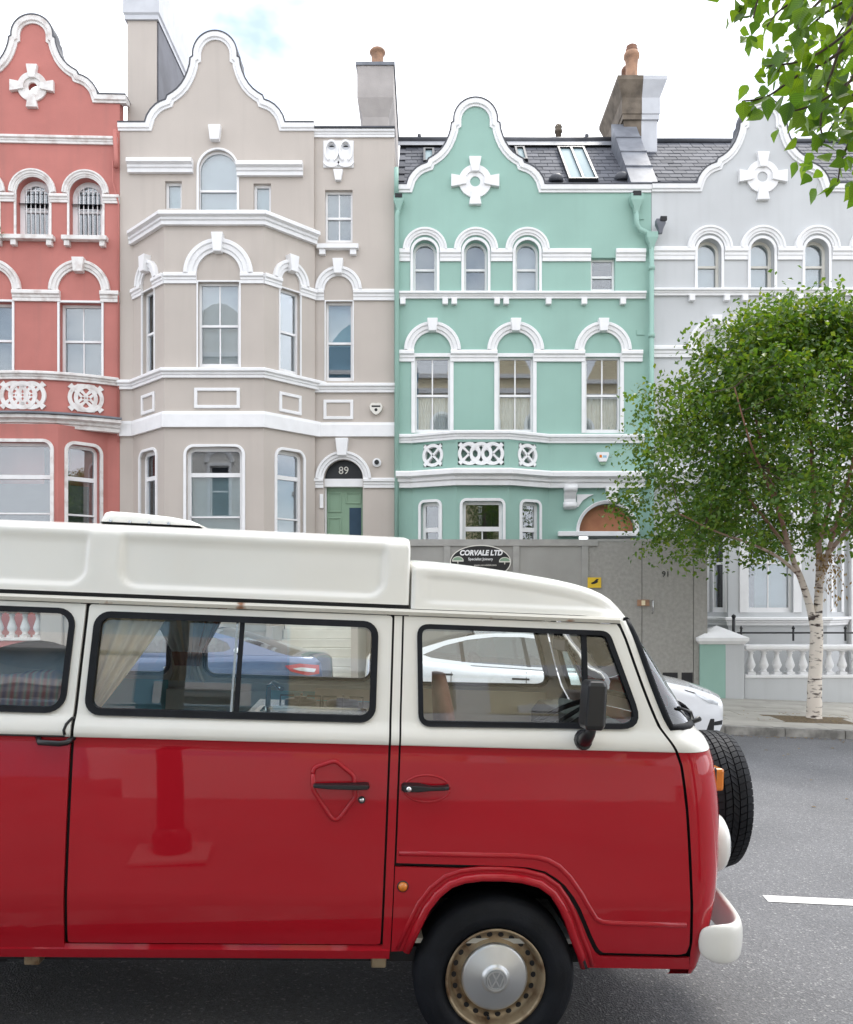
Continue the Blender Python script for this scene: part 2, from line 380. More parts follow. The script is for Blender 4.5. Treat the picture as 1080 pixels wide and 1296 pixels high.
# ================================================================ ground
TILT = math.atan(.04)
def sheet(name, x0, x1, y0, y1, dz, mat, nx=1):
    mb = MB(); mb.add([(x0, y0, gz(x0)+dz), (x1, y0, gz(x1)+dz), (x1, y1, gz(x1)+dz), (x0, y1, gz(x0)+dz)], [(0, 1, 2, 3)])
    me = bpy.data.meshes.new(name); me.from_pydata(mb.v, [], mb.f); me.materials.append(MATS[mat])
    o = bpy.data.objects.new(name, me); col.objects.link(o); return struct(o)
def slab_strip(name, x0, x1, y0, y1, z0, z1, mat):
    mb = MB(); mb.add([(x, y, gz(x)+z) for x in (x0, x1) for y in (y0, y1) for z in (z0, z1)],
                      [(0, 1, 3, 2), (4, 6, 7, 5), (0, 4, 5, 1), (2, 3, 7, 6), (0, 2, 6, 4), (1, 5, 7, 3)])
    o = obj(name, mb, mat); return struct(o)
KERB, WALLY, FACY = 12.75, 17.0, 19.3
sheet('ground', -300, 300, -250, 300, -.06, 'gardenground')
sheet('road', -120, 120, 2.75, KERB, 0, 'asphalt')
pav = slab_strip('pavement', -120, 120, KERB+.16, WALLY+.3, -.05, .105, 'joint')
npav = slab_strip('near_pavement', -120, 120, -1.6, 2.6, -.05, .12, 'pavedark')
slab_strip('near_kerb', -120, 120, 2.6, 2.75, -.05, .125, 'kerbstone')
slab_strip('front_garden', -120, 120, WALLY+.3, FACY+12, -.05, .11, 'gardenground')
slab_strip('near_garden', -120, 120, -14, -1.6, -.05, .11, 'gardenground')
mk = MB(); mk.box(-.445, .445, -.075, .075, -.17, .125); kerb_me = [mk.mesh('kerb_stone', 'kerbstone')]
kr = slab_strip('kerb', -120, -13.6, KERB, KERB+.15, -.05, .125, 'kerbstone')
for i in range(31):
    x = -13.1+i*.9; piece('kerb_stone', kerb_me[0], kr, (x, KERB+.076+random.uniform(-.006, .006), gz(x)+random.uniform(-.004, .004)), (0, TILT, 0))
ms = [MB().box(-.447, .447, -.316, .316, -.07, 0).mesh('paving_slab', k) for k in ('slab', 'slab_b')]
for r in range(7):
    for c in range(15):
        x = 1.2+c*.9+(r % 2)*.45; y = KERB+.16+.33+r*.64
        if y > WALLY+.2 or (abs(x-6.4) < .55 and abs(y-14.05) < .45): continue
        piece('paving_slab', random.choice(ms), pav, (x, y, gz(x)+.122+random.uniform(-.003, .003)), (random.uniform(-.004, .004), TILT+random.uniform(-.003, .003), 0))
mb = MB(); mb.add([(5.6, 13.5, gz(5.6)+.118), (7.0, 13.45, gz(7)+.118), (7.1, 14.5, gz(7.1)+.118), (5.55, 14.45, gz(5.55)+.118), (6.3, 14.05, gz(6.3)+.15)], [(0, 1, 4), (1, 2, 4), (2, 3, 4), (3, 0, 4)])
o = obj('tree_pit', mb, 'soil', pav); o['label'] = 'bare brown soil round the trunk'
mb = MB(); mb.add([(2.16, 5.40, gz(2.16)+.004), (9, 5.25, gz(9)+.004), (9, 5.37, gz(9)+.004), (2.17, 5.52, gz(2.17)+.004)], [(0, 1, 2, 3)])
me = bpy.data.meshes.new('road_marking'); me.from_pydata(mb.v, [], mb.f); me.materials.append(MATS['roadpaint'])
o = bpy.data.objects.new('road_marking', me); col.objects.link(o); struct(o)
# ================================================================ facade toolkit
BAND = [(0, 0), (.05, .0), (.05, .05), (.09, .09), (.09, .16), (.12, .18), (.12, .22), (0, .26)]
def bandprof(h, out=.1, steps=2):
    if steps == 1: return [(-.02, 0), (out, 0), (out, h*.8), (out*.7, h), (-.02, h)]
    return [(-.02, 0), (out*.45, 0), (out*.45, h*.28), (out*.62, h*.36), (out*.62, h*.55), (out, h*.66), (out, h*.9), (out*.85, h), (-.02, h)]
def band(root, path, z, h, out=.1, mat='white', name='string_course', steps=2):
    """horizontal moulding along a plan path left->right, bottom at z"""
    return obj(name, MB().sweep(path, bandprof(h, out, steps), lambda x, y, d: Vector((x, y, z+d))), mat, root)
def archmould(root, f, cx, sy, r0, r1, out=.1, mat='white', name='arch_moulding', a0=0, a1=180):
    w = r1-r0
    prof = [(0, -.02), (0, out*.45), (w*.22, out*.45), (w*.3, out*.7), (w*.62, out*.75), (w*.7, out), (w*.95, out), (w, out*.85), (w, -.02)]
    return obj(name, MB().sweep(arc(cx, sy, r0, a0, a1, 28), prof, lambda x, y, d: f(x, y, d)), mat, root)
def keystone(root, f, cx, b0, b1, w0, w1, out=.16, mat='white'):
    mb = MB().ext(f, [(cx-w0/2, b0), (cx+w0/2, b0), (cx+w1/2, b1), (cx-w1/2, b1)], (), -.02, out)
    return obj('keystone', mb, mat, root, .012)
def wall(root, f, outer, holes, mat, thick=.28, name='wall'):
    return obj(name, MB().ext(f, outer, holes, -thick, 0), mat, root)
def window(root, f, a0, a1, b0, b1, top='flat', r=.15, depth=.13, fw=.05, rail=.5, vb=1, vbl=None, back='blind', bcov=(0, 1), frame='white', vb_off=0, thick=.05, behind='room', bars=0):
    if vbl is None: vbl = vb
    mb = MB().ext(f, outline(a0, a1, b0, b1, top, -.004, r), [outline(a0, a1, b0, b1, top, fw, r)], -depth-.08, -depth)
    w = obj('window', mb, frame, root)
    i = fw; A0, A1, B0, B1 = a0+i, a1-i, b0+i, b1-i
    rz = B0+(B1-B0)*rail if rail else None
    if rz:
        q = MB().fbox(f, A0, A1, rz-thick*.5, rz+thick*.5, -depth-.07, -depth-.012); obj('sash_rail', q, frame, w)
        q = MB().fbox(f, A0, A1, B0, B0+.05, -depth-.075, -depth-.008); obj('sash_rail', q, frame, w)
    for (lo, hi, nb, dd) in (((rz, B1, vb, .03), (B0, rz, vbl, .055)) if rz else ((B0, B1, vb, .04),)):
        for k in range(nb):
            x = A0+(A1-A0)*(k+1)/(nb+1)+vb_off
            hh = hi
            if top == 'arch' and hi == B1: rr = (A1-A0)/2; hh = B1-rr+math.sqrt(max(0, rr*rr-(x-(A0+A1)/2)**2))
            obj('glazing_bar', MB().fbox(f, x-.014, x+.014, lo, hh, -depth-dd-.02, -depth-dd+.012), frame, w)
        e = .004
        if hi == B1: ol = outline(A0-e, A1+e, lo, hi+e, top, 0, r-i)
        else: ol = rect(A0-e, A1+e, lo, hi)
        obj('pane', MB().ext(f, ol, (), -depth-dd-.006, -depth-dd), 'house_glass', w)
    if bars:
        for k in range(bars):
            x = A0+(A1-A0)*(k+.5)/bars
            obj('security_bar', MB().tube([f(x, b0+.02, -depth+.05), f(x, b1-(a1-a0)*.22, -depth+.05)], .011, 6), 'white', w)
        for zz in (b0+(b1-b0)*.52, b1-(a1-a0)*.33): obj('security_bar', MB().tube([f(A0, zz, -depth+.05), f(A1, zz, -depth+.05)], .009, 6), 'white', w)
    if back:
        lo, hi = B0+(B1-B0)*bcov[0], B0+(B1-B0)*bcov[1]
        if back.startswith('curtain'):
            n = 44; vs = []
            for k in range(n+1):
                x = A0-.03+(A1-A0+.06)*k/n; d = -depth-.14+.018*math.sin(k*1.35)+.01*math.sin(k*.7+1)
                vs += [f(x, lo-.05, d), f(x, hi, d)]
            obj('curtain', MB().add(vs, [(2*k, 2*k+2, 2*k+3, 2*k+1) for k in range(n)], True), 'curtain', w)
        else:
            obj('blind', MB().fbox(f, A0-.05, A1+.05, lo-.05, hi+.05, -depth-.17, -depth-.15), back, w)
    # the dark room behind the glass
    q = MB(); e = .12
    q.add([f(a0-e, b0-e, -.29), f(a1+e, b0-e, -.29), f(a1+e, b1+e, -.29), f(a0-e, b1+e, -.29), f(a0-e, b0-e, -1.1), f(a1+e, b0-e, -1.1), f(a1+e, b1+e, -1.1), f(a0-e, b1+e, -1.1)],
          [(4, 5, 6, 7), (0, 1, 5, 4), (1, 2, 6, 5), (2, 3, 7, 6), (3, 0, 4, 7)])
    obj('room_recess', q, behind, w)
    return w
def surround(root, f, a0, a1, b0, b1, top='flat', r=.15, w=.1, out=.03, mat='white', name='window_surround'):
    """flat raised architrave round three sides"""
    o = outline(a0-w, a1+w, b0, b1+w, top, 0, r+w); h = outline(a0, a1, b0, b1, top, 0, r)
    if top == 'arch': h = [(a0, b0-.0), (a1, b0-.0)]+arc((a0+a1)/2, b1-(a1-a0)/2, (a1-a0)/2, 0, 180, 18); o = [(a0-w, b0), (a1+w, b0)]+arc((a0+a1)/2, b1-(a1-a0)/2, (a1-a0)/2+w, 0, 180, 18)
    k = [(a1, b0)]+[p for p in h[2:]]+[(a0, b0)]
    ring = [(a1, b0), (a1+w, b0)]+list(o[2:])+[(a0-w, b0), (a0, b0)]+list(reversed(h[2:]))
    return obj(name, MB().ext(f, ring, (), -.02, out), mat, root, .008)
GAB = [(30, 32), (31, 40), (33.5, 48), (37, 56), (41.5, 63), (47, 69), (53, 73.5), (59, 77), (61, 82), (68, 84.5), (74, 88), (80, 94), (84.5, 101), (87, 109)]
def gable_half(sx=1, sy=1):
    p = [(27*math.sin(R(a))*sx, (27-27*math.cos(R(a)))*sy) for a in range(0, 91, 6)]+[(27*sx, 30*sy)]
    return p+[(x*sx, y*sy) for x, y in GAB]
def gable(root, f, cxp, topp, sx, sy, D, w=9, mat='white', left=None, right=None, out=.07, lead='leaddark'):
    """Dutch gable coping; returns the outer path (a,b) from right foot to left foot"""
    h = gable_half(sx, sy)
    pts = [(cxp+x, topp+y) for x, y in reversed(h)]+[(cxp-x, topp+y) for x, y in h[1:]]
    if right: pts = [(right, pts[0][1]+.01)]+pts
    if left: pts = pts+[(left, pts[-1][1]+.01)]
    path = [(PX(x, D), PZ(y, D)) for x, y in pts]
    m = D/F; ww = w*m
    prof = [(-ww, -.02), (-ww, out*.5), (-ww*.72, out*.5), (-ww*.62, out), (-ww*.12, out*1.1), (0, out*1.1), (.0, -.25), (-ww*.5, -.25)]
    obj('gable_coping', MB().sweep(path, prof, lambda x, y, d: f(x, y, d)), mat, root)
    prof = [(.002, out*1.25), (.03, out*1.25), (.035, -.3), (.002, -.3)]
    obj('coping_flashing', MB().sweep(path, prof, lambda x, y, d: f(x, y, d)), lead, root)
    return path
def cross(root, f, cx, cy, r, hole=True, mat='white', recess='white'):
    """wheel-cross ornament"""
    mb = MB().ext(f, arc(cx, cy, r, 0, 360, 40)[:-1], [arc(cx, cy, r*.62, 0, 360, 32)[:-1]], -.02, .05)
    o = obj('cross_ornament', mb, mat, root, .01)
    obj('ornament_ring', MB().ext(f, arc(cx, cy, r*.63, 0, 360, 32)[:-1], [arc(cx, cy, r*.31, 0, 360, 24)[:-1]], -.02, .025), mat, o, .006)
    for k in range(4):
        c, s = math.cos(k*math.pi/2), math.sin(k*math.pi/2)
        q = [(r*.55, -r*.2), (r*1.0, -r*.3), (r*1.46, -r*.38), (r*1.46, r*.38), (r*1.0, r*.3), (r*.55, r*.2)]
        obj('ornament_arm', MB().ext(f, [(cx+x*c-y*s, cy+x*s+y*c) for x, y in q], (), -.02, .095), mat, o, .012)
    return o
def rings(root, f, a0, a1, b0, b1, n, mat='white', dark='room', name='pierced_panel', half=False):
    """balcony panel of interlocking circles with star bosses"""
    m = MB(); h = b1-b0; rr = h*.5; step = (a1-a0-2*rr)/max(1, n-1) if n > 1 else 0
    p = obj(name, MB().ext(f, rect(a0, a1, b0, b1), (), -.16, -.14), dark, root)
    for k in range(n):
        cx = (a0+a1)/2 if n == 1 else a0+rr+step*k
        obj('circle', MB().ext(f, arc(cx, (b0+b1)/2, rr, 0, 360, 32)[:-1], [arc(cx, (b0+b1)/2, rr*.72, 0, 360, 28)[:-1]], -.1, .02+.004*(k % 2)), mat, p, .008)
        for s in range(4):
            a = R(45+90*s); q = []
            for (rad, da) in ((.12, -.9), (.45, -.18), (1.25, -.17), (1.25, .17), (.45, .18), (.12, .9)):
                x = cx+rr*rad*math.cos(a+da); y = (b0+b1)/2+rr*rad*math.sin(a+da)
                q.append((min(max(x, a0), a1), min(max(y, b0), b1)))
            obj('star_arm', MB().ext(f, q, (), -.1, .012+.002*s), mat, p)
    return p
def slates(root, x0, x1, D0, z0, D1, z1, keep, w=.3, ex=.26, group=None):
    """slate courses on the slope from eaves (D0,z0) to ridge (D1,z1)"""
    Ls = math.hypot(D1-D0, z1-z0); pitch = math.atan2(z1-z0, D1-D0)
    bed = obj('roof', MB().add([(x0, D0, z0-.02), (x1, D0, z0-.02), (x1, D1, z1-.02), (x0, D1, z1-.02), (x0, D1+4, z1-3.5), (x1, D1+4, z1-3.5)], [(0, 1, 2, 3), (3, 2, 5, 4)]), 'slatebed', root)
    me = MB().box(-w/2+.006, w/2-.006, 0, ex+.1, -.006, .006).mesh('slate', 'slate')
    n = int(Ls/ex)
    for r in range(n):
        k = 0; x = x0+w/2+(r % 2)*w/2
        while x < x1-w*.4:
            s = r*ex; y = D0+s*math.cos(pitch); z = z0+s*math.sin(pitch)
            if keep(x, s/Ls): piece('slate', me, bed, (x, y, z+.012), (pitch-.04+random.uniform(-.01, .01), random.uniform(-.015, .015), random.uniform(-.01, .01)))
            x += w
    return bed
def chimney(root, x0, x1, y0, y1, z0, z1, mat, side=None, flare=None, cap='white', capz=.35, pots=(), pm='terracotta'):
    mb = MB().box(x0, x1, y0, y1, z0, z1)
    c = obj('chimney', mb, [mat], root)
    return c
def pot(parent, x, y, z, r, h, mat='terracotta'):
    obj('chimney_pot', MB().lathe([(r*1.05, 0), (r*1.05, h*.08), (r*.86, h*.12), (r*.9, h*.6), (r*.98, h*.8), (r*1.18, h*.84), (r*1.18, h*.93), (r*1.0, h), (r*.75, h), (r*.7, h*.5)], (x, y, z), 'Z', 16), mat, parent)
def house_shell(root, x0, x1, z0, z1, mat, roofz=None, y0=FACY):
    """side and back walls behind the front so that the house is a closed body"""
    for nm, b in (('side_wall', (x0, x0+.2, y0+.3, y0+9, z0, z1)), ('side_wall', (x1-.2, x1, y0+.3, y0+9, z0, z1)), ('back_wall', (x0+.2, x1-.2, y0+8.8, y0+9, z0, z1))):
        obj(nm, MB().box(*b), mat, root)
FM = Face((0, FACY, 0), (1, 0, 0), (0, -1, 0))
Yf = FACY
# ================================================================ pink house (turns slightly towards the street bend)
x0, x1 = PX(-172), PX(151.5)
pk = thing('terraced_house', 'terraced house painted salmon pink with weathered white mouldings and a curved gable', 'house', (x1, Yf, gz(x1)+.1), 'gabled terraced houses')
gp = gable(pk, FM, 44, 24, .93, .9, 19.3, 9, 'oldwhite', left=-172, right=160)
op = [outline(PX(a), PX(b), PZ(302), PZ(226), 'arch') for a, b in ((-49, -4), (23, 64), (89, 130))]
op[0] = outline(PX(-40), PX(1), PZ(302), PZ(226), 'arch')
w1 = [rect(PX(a), PX(b), PZ(482), PZ(384)) for a, b in ((-33, 18), (77, 129))]
# bay of the lower floor is a gentle bow in plan
W_ = PX(160)
outer = [(x0, -.5), (x1, -.5), (x1, gp[0][1]), *gp[1:-1], (x0, gp[-1][1])]
hole = arc(PX(43.5), PZ(113), .2, 0, 360, 24)[:-1]
gw = [rect(PX(-20), PX(62), PZ(720), PZ(563)), rect(PX(78), PX(120), PZ(720), PZ(568))]
wall(pk, FM, outer, op+w1+[hole], 'pink')
for a, b in ((-40, 1), (23, 64), (89, 130)):
    window(pk, FM, PX(a), PX(b), PZ(302), PZ(226), 'arch', depth=.2, fw=.11, rail=.5, vb=0, back=None, behind='room_blue', bars=5)
    c = (a+b)/2
    archmould(pk, FM, PX(c), PZ(246), .39, .52, .09, 'oldwhite')
    surround(pk, FM, PX(a), PX(b), PZ(302), PZ(226), 'arch', w=.05, out=.025, mat='oldwhite')
    obj('window_sill', MB().fbox(FM, PX(c-28 if c > 60 else c-34), PX(c+28), PZ(307), PZ(301.5), -.02, .16), 'oldwhite', pk, .01)
    for k in ((-1, 1)): obj('sill_bracket', MB().fbox(FM, PX(c+k*22)-.06, PX(c+k*22)+.06, PZ(314), PZ(307), -.02, .12), 'oldwhite', pk, .01)
for a, b in ((-60, -48), (3, 22), (65, 88), (131, 151.5)):
    if a > -50: band(pk, [(PX(a), Yf), (PX(b), Yf)], PZ(258), .18, .09, 'oldwhite')
band(pk, [(x0, Yf), (PX(149), Yf)], PZ(184), .17, .09, 'oldwhite')
cross(pk, FM, PX(43.5), PZ(113), .33, mat='oldwhite')
for (a, b) in ((-33, 18), (77, 129)):
    c = (a+b)/2-1
    window(pk, FM, PX(a), PX(b), PZ(482), PZ(384), depth=.16, fw=.06, rail=.53, vb=1, back='blind_grey', bcov=(0, .98))
    window_blind = MB().fbox(FM, PX(a)+.08, PX(b)-.08, PZ(417), PZ(388), -.335, -.30)
    archmould(pk, FM, PX(c), PZ(369), .48, .68, .1, 'oldwhite')
    keystone(pk, FM, PX(c), PZ(347), PZ(329), .2, .27, .17, 'oldwhite')
    surround(pk, FM, PX(a), PX(b), PZ(482), PZ(384), 'flat', w=.05, out=.03)
for a, b in ((-76, -47), (30, 63), (140, 151.5)): pass
for a, b in ((19, 78), (128, 151.5)): band(pk, [(PX(a), Yf), (PX(b), Yf)], PZ(383), .24, .11, 'oldwhite')
# balcony: bowed string, pierced panels, lead ledge and cornice
def bow(px0, px1, bulge, n=16):
    c = (px0+px1)/2; h = (px1-px0)/2
    return [(PX(px0+(px1-px0)*i/n), Yf-bulge*max(0, 1-((px0+(px1-px0)*i/n-c)/h)**2)) for i in range(n+1)]
bp = bow(-60, 149, .55)
def bowwall(z0, z1, inset=0):
    m = MB(); n = len(bp); vs = [(x, y+inset, z) for x, y in bp for z in (z0, z1)]
    return m.add(vs, [(2*i, 2*i+2, 2*i+3, 2*i+1) for i in range(n-1)], True)
band(pk, bp, PZ(489), .17, .13, 'oldwhite', 'balcony_rail')
obj('balcony_wall', bowwall(PZ(531), PZ(489)), 'pink', pk)
for a0, a1, n in ((-50, 12, 3), (16, 72, 3), (96, 135, 2)):
    xa, xb = PX(a0), PX(a1)
    def yb(x):
        c = PX(44.5); h = PX(149)-c; return Yf-.55*max(0, 1-((x-c)/h)**2)
    f, ln = face_between((xa, yb(xa)-.03), (xb, yb(xb)-.03))
    rings(pk, f, 0, ln, PZ(526), PZ(491), n, 'oldwhite', 'stone')
obj('lead_ledge', MB().sweep(bow(-62, 150, .6), [(0, 0), (.32, 0), (.32, .04), (0, .1)], lambda x, y, d: Vector((x, y, PZ(534)+d))), 'lead', pk)
band(pk, bow(-62, 150, .55), PZ(549), .28, .3, 'oldwhite', 'cornice')
lp = [(PX(-33, 18.55), Yf-.75), (PX(73, 18.55), Yf-.75), (PX(136), Yf)]
for (p, q), ws in (((lp[0], lp[1]), [(.25, 1.66)]), ((lp[1], lp[2]), [(.2, .92)])):
    f, ln = face_between(p, q)
    hs = [outline(a, b, PZ(745), PZ(568), 'round', r=.16) for a, b in ws]
    wall(pk, f, rect(0, ln, -.3, PZ(546)), hs, 'pink', .22, 'bay_wall')
    for a, b in ws:
        window(pk, f, a, b, PZ(745), PZ(568), 'round', r=.16, depth=.13, fw=.07, rail=.78, vb=0, vbl=0, back='blind_dark', bcov=(.0, .72), thick=.09)
        surround(pk, f, a, b, PZ(745), PZ(568), 'round', r=.16, w=.07, out=.035, mat='oldwhite')
        obj('glazing_bar', MB().fbox(f, a+.06, b-.06, PZ(655), PZ(653), -.2, -.12), 'white', pk)
obj('downpipe', MB().tube([(PX(147), Yf-.1, PZ(168)), (PX(149), Yf-.1, PZ(205)), (PX(149), Yf-.1, PZ(215))], .05), 'pink', pk)
obj('downpipe', MB().tube([(PX(145), Yf-.1, PZ(206)), (PX(144), Yf-.06, PZ(232)), (PX(151), Yf-.06, PZ(258)), (PX(151), Yf-.06, PZ(560))], .018), 'pink', pk)
obj('roof', MB().add([(x0, Yf+.1, 10.8), (x1, Yf+.1, 10.8), (x1, Yf+3, 12.2), (x0, Yf+3, 12.2), (x0, Yf+9, 9), (x1, Yf+9, 9)], [(0, 1, 2, 3), (3, 2, 5, 4)]), 'slatebed', pk)
house_shell(pk, x0, x1-.02, -.5, 10.6, 'pink')
pk.rotation_euler = (0, 0, R(2.2))
# tuft of weeds growing out of the pink sill
wd = thing('weed_tuft', 'small green weed sprouting from the weathered pink house sill', 'plant', (PX(3)+.02, Yf-.28, PZ(303)))
mb = MB()
for k in range(40):
    a = random.uniform(0, 6.28); l_ = random.uniform(.06, .2); q = Vector((PX(3)+random.uniform(-.06, .08), Yf-.28, PZ(303)))
    d = Vector((math.cos(a)*.6, -abs(math.sin(a))*.5, random.uniform(-.5, .9))).normalized(); s_ = d.orthogonal().normalized()*.022
    mb.add([q+d*l_*.3, q+d*l_*.65+s_, q+d*l_, q+d*l_*.65-s_], [(0, 1, 2, 3)])
obj('leaves', mb, 'birchleaf', wd)
paint('leadmid', (.10, .105, .13), .6, .25, 2, .2, 12, c2=(.06, .063, .08), streak=.2)
# ================================================================ beige house
x0, x1 = PX(151.8), PX(499)
bg_ = thing('terraced_house', 'terraced house painted grey beige with full-height canted bay and green door numbered 89', 'house', ((x0+x1)/2, Yf, gz(-4)+.1), 'gabled terraced houses')
gp = gable(bg_, FM, 273, 42, 1.01, 1.055, 19.3, 9, 'white', left=150, right=398)
xs = PX(397.5)
DB = 18.3
bx = [(-6.62, Yf), (PX(208, DB), DB), (PX(334, DB), DB), (-2.52, Yf)]
outer = [(x0, -.3), (xs, -.3), (xs, gp[0][1]), *gp[1:-1], (x0, gp[-1][1])]
bayhole = rect(-6.4, -2.75, .2, PZ(305))
up = outline(PX(252), PX(300), PZ(269), PZ(190), 'arch')
sm = [rect(PX(209), PX(230), PZ(264), PZ(229)), rect(PX(321), PX(343), PZ(268), PZ(232))]
wall(bg_, FM, outer, [bayhole, up]+sm, 'beige')
window(bg_, FM, PX(250), PX(302), PZ(274), PZ(190), 'arch', depth=.06, fw=.05, rail=.4, vb=0, back='blind', bcov=(0, 1))
surround(bg_, FM, PX(252), PX(300), PZ(275), PZ(190), 'arch', w=.05, out=.03)
keystone(bg_, FM, PX(273), PZ(180), PZ(161), .2, .28, .14)
for a, b, c, d in ((209, 230, 264, 229), (321, 343, 268, 232)): window(bg_, FM, PX(a), PX(b), PZ(c), PZ(d), depth=.1, fw=.055, rail=None, vb=0, back='blind_blue')
for a, b, y in ((163, 245, 220), (300.5, 384, 224)): band(bg_, [(PX(a), Yf), (PX(b), Yf)], PZ(y), .29, .2, 'white', 'window_hood')
# bay faces
faces = []
ztop = PZ(270, DB)
spec = []
for i in range(3):
    f, ln = face_between(bx[i], bx[i+1]); faces.append((f, ln))
f, ln = faces[1]; o_ = bx[1][0]
fw_ = (PX(251, DB)-o_, PX(303, DB)-o_); gw_ = (PX(236, DB)-o_, PX(307, DB)-o_)
cw = .56
cfg = []
for i, (f, ln) in enumerate(faces):
    if i == 1: a, b = fw_; g0, g1 = gw_
    else: a, b = ln/2-.27, ln/2+.27; g0, g1 = ln/2-.36, ln/2+.36
    z0, z1 = PZ(465, DB), PZ(357, DB); zs_ = PZ(347, DB)
    gb, gt = PZ(690, DB), PZ(566, DB)
    hs = [rect(a, b, z0, z1), outline(g0, g1, gb, gt, 'round', r=.16)]
    wall(bg_, f, rect(0, ln, -.3, ztop), hs, 'beige', .2, 'bay_wall')
    window(bg_, f, a, b, z0, z1, depth=.09, fw=.05, rail=.5, vb=1 if i == 1 else 0, back='blind' if i == 1 else 'blind_grey', bcov=(0, 1))
    surround(bg_, f, a, b, z0, z1, w=.035, out=.025)
    window(bg_, f, g0, g1, gb, gt, 'round', r=.16, depth=.1, fw=.075, rail=.74, vb=0, back='blind_blue' if i == 1 else 'blind_grey', bcov=(0, .72), thick=.09)
    surround(bg_, f, g0, g1, gb, gt, 'round', r=.16, w=.06, out=.035)
    obj('glazing_bar', MB().fbox(f, g0+.06, g1-.06, PZ(655, DB), PZ(653, DB), -.2, -.1), 'white', bg_)
    c = (a+b)/2; hw = (b-a)/2; ri = hw+.03; ro = ri+.27
    if i != 1: ri = hw-.02; ro = ri+.22
    archmould(bg_, f, c, zs_, ri, ro, .11)
    keystone(bg_, f, c, zs_+ri-.04, zs_+ro+.1, .17, .25, .18)
    pa, pb = (PX(246, DB)-o_, PX(304, DB)-o_) if i == 1 else (ln/2-.3, ln/2+.3)
    zp0, zp1 = PZ(517, DB), PZ(491, DB)
    obj('panel_moulding', MB().ext(f, rect(pa, pb, zp0, zp1), [rect(pa+.07, pb-.07, zp0+.07, zp1-.07)], -.02, .035), 'white', bg_, .012)
    # springing band either side of the arch
    for u0, u1 in ((0, c-ri), (c+ri, ln)):
        P0 = f(u0, 0, 0); P1 = f(u1, 0, 0)
        band(bg_, [(P0.x, P0.y), (P1.x, P1.y)], PZ(359, DB), .22, .09)
ext = [(PX(150), Yf)]+bx+[(xs-.06, Yf)]
band(bg_, ext, PZ(478.5, DB), .2, .13)
band(bg_, ext, PZ(541, DB), .34, .07, steps=1)
band(bg_, [(bx[0][0]-.08, Yf)]+[(bx[0][0], Yf)]+bx[1:3]+[(bx[3][0], Yf)], PZ(286, DB), .27, .2, 'white', 'cornice')
obj('bay_roof', MB().ext(Face((0, 0, 0), (1, 0, 0), (0, 0, 1)), [], (), 0, 0) if False else MB().add([(x, y, ztop-.01) for x, y in bx], [(0, 1, 2, 3)]), 'lead', bg_)
# door section (set 8 cm back)
YR = Yf+.08
FR = Face((0, YR, 0), (1, 0, 0), (0, -1, 0))
wtop = PZ(164)
door_o = [(PX(410), 2.2), (PX(459), 2.2)]+arc(PX(434.5), PZ(605), PX(459)-PX(434.5), 0, 180, 18)
hs = [rect(PX(411), PX(446), PZ(305), PZ(238)), rect(PX(412), PX(446), PZ(481), PZ(380)), door_o]
wall(bg_, FR, rect(xs-.25, x1, -.3, wtop), hs, 'beige', .28)
obj('side_wall', MB().box(x1-.3, x1-.003, YR+.28, Yf+9, -.3, wtop-.1), 'beige', bg_)
obj('side_wall', MB().box(x0+.003, x0+.3, Yf+.3, Yf+9, -.3, 12), 'beige', bg_)
obj('back_wall', MB().box(x0+.3, x1-.3, Yf+8.8, Yf+9, -.3, 12), 'beige', bg_)
obj('roof', MB().add([(x0, Yf+.3, 12), (x1, Yf+.3, 12), (x1, Yf+4, 12.4), (x0, Yf+4, 12.4), (x0, Yf+9, 10), (x1, Yf+9, 10)], [(0, 1, 2, 3), (3, 2, 5, 4)]), 'slatebed', bg_)
band(bg_, [(PX(397), YR), (PX(499.5), YR)], PZ(172), .17, .1, 'white', 'parapet_coping')
obj('coping_flashing', MB().box(PX(397), PX(500), YR-.13, YR+.3, PZ(172)+.171, PZ(172)+.205), 'leaddark', bg_)
window(bg_, FR, PX(411), PX(446), PZ(305), PZ(238), depth=.11, fw=.05, rail=.5, vb=1, back='blind_grey')
keystone(bg_, FR, PX(428), PZ(228), PZ(214), .13, .22, .1)
obj('window_sill', MB().fbox(FR, PX(401), PX(454), PZ(315), PZ(309), -.02, .14), 'white', bg_, .012)
for x in (408, 447): obj('sill_bracket', MB().fbox(FR, PX(x-4), PX(x+4), PZ(322), PZ(315), -.02, .1), 'white', bg_, .01)
cp = obj('carved_panel', MB().ext(FR, rect(PX(409), PX(447.5), PZ(210.5), PZ(176)), [arc(PX(c), PZ(184), .085, 0, 360, 16, .07)[:-1] for c in (419.5, 437.5)], -.02, .03), 'white', bg_, .008)
for c in (419.5, 437.5):
    obj('carved_scroll', MB().sweep(arc(PX(c), PZ(190), .12, -70, 250, 20, .2), [(0, 0), (0, .06), (.045, .06), (.045, 0)], lambda x, y, d: FR(x, y, d+.025)), 'white', cp)
    obj('carved_swag', MB().sweep(arc(PX(c), PZ(203), .15, 180, 360, 12, .1), [(0, 0), (0, .05), (.04, .05), (.04, 0)], lambda x, y, d: FR(x, y, d+.025)), 'white', cp)
    obj('carved_hollow', MB().ext(FR, arc(PX(c), PZ(184), .09, 0, 360, 16, .075)[:-1], (), -.02, .014), 'capwhite', cp)
    obj('carved_eye', MB().ext(FR, arc(PX(c), PZ(184), .055, 0, 180, 12, .035), (), .014, .018), 'black_matt', cp)
window(bg_, FR, PX(412), PX(446), PZ(481), PZ(380), depth=.1, fw=.05, rail=.49, vb=0, back='blind_blue', bcov=(.5, 1), behind='room_blue')
surround(bg_, FR, PX(412), PX(446), PZ(481), PZ(380), w=.03, out=.02)
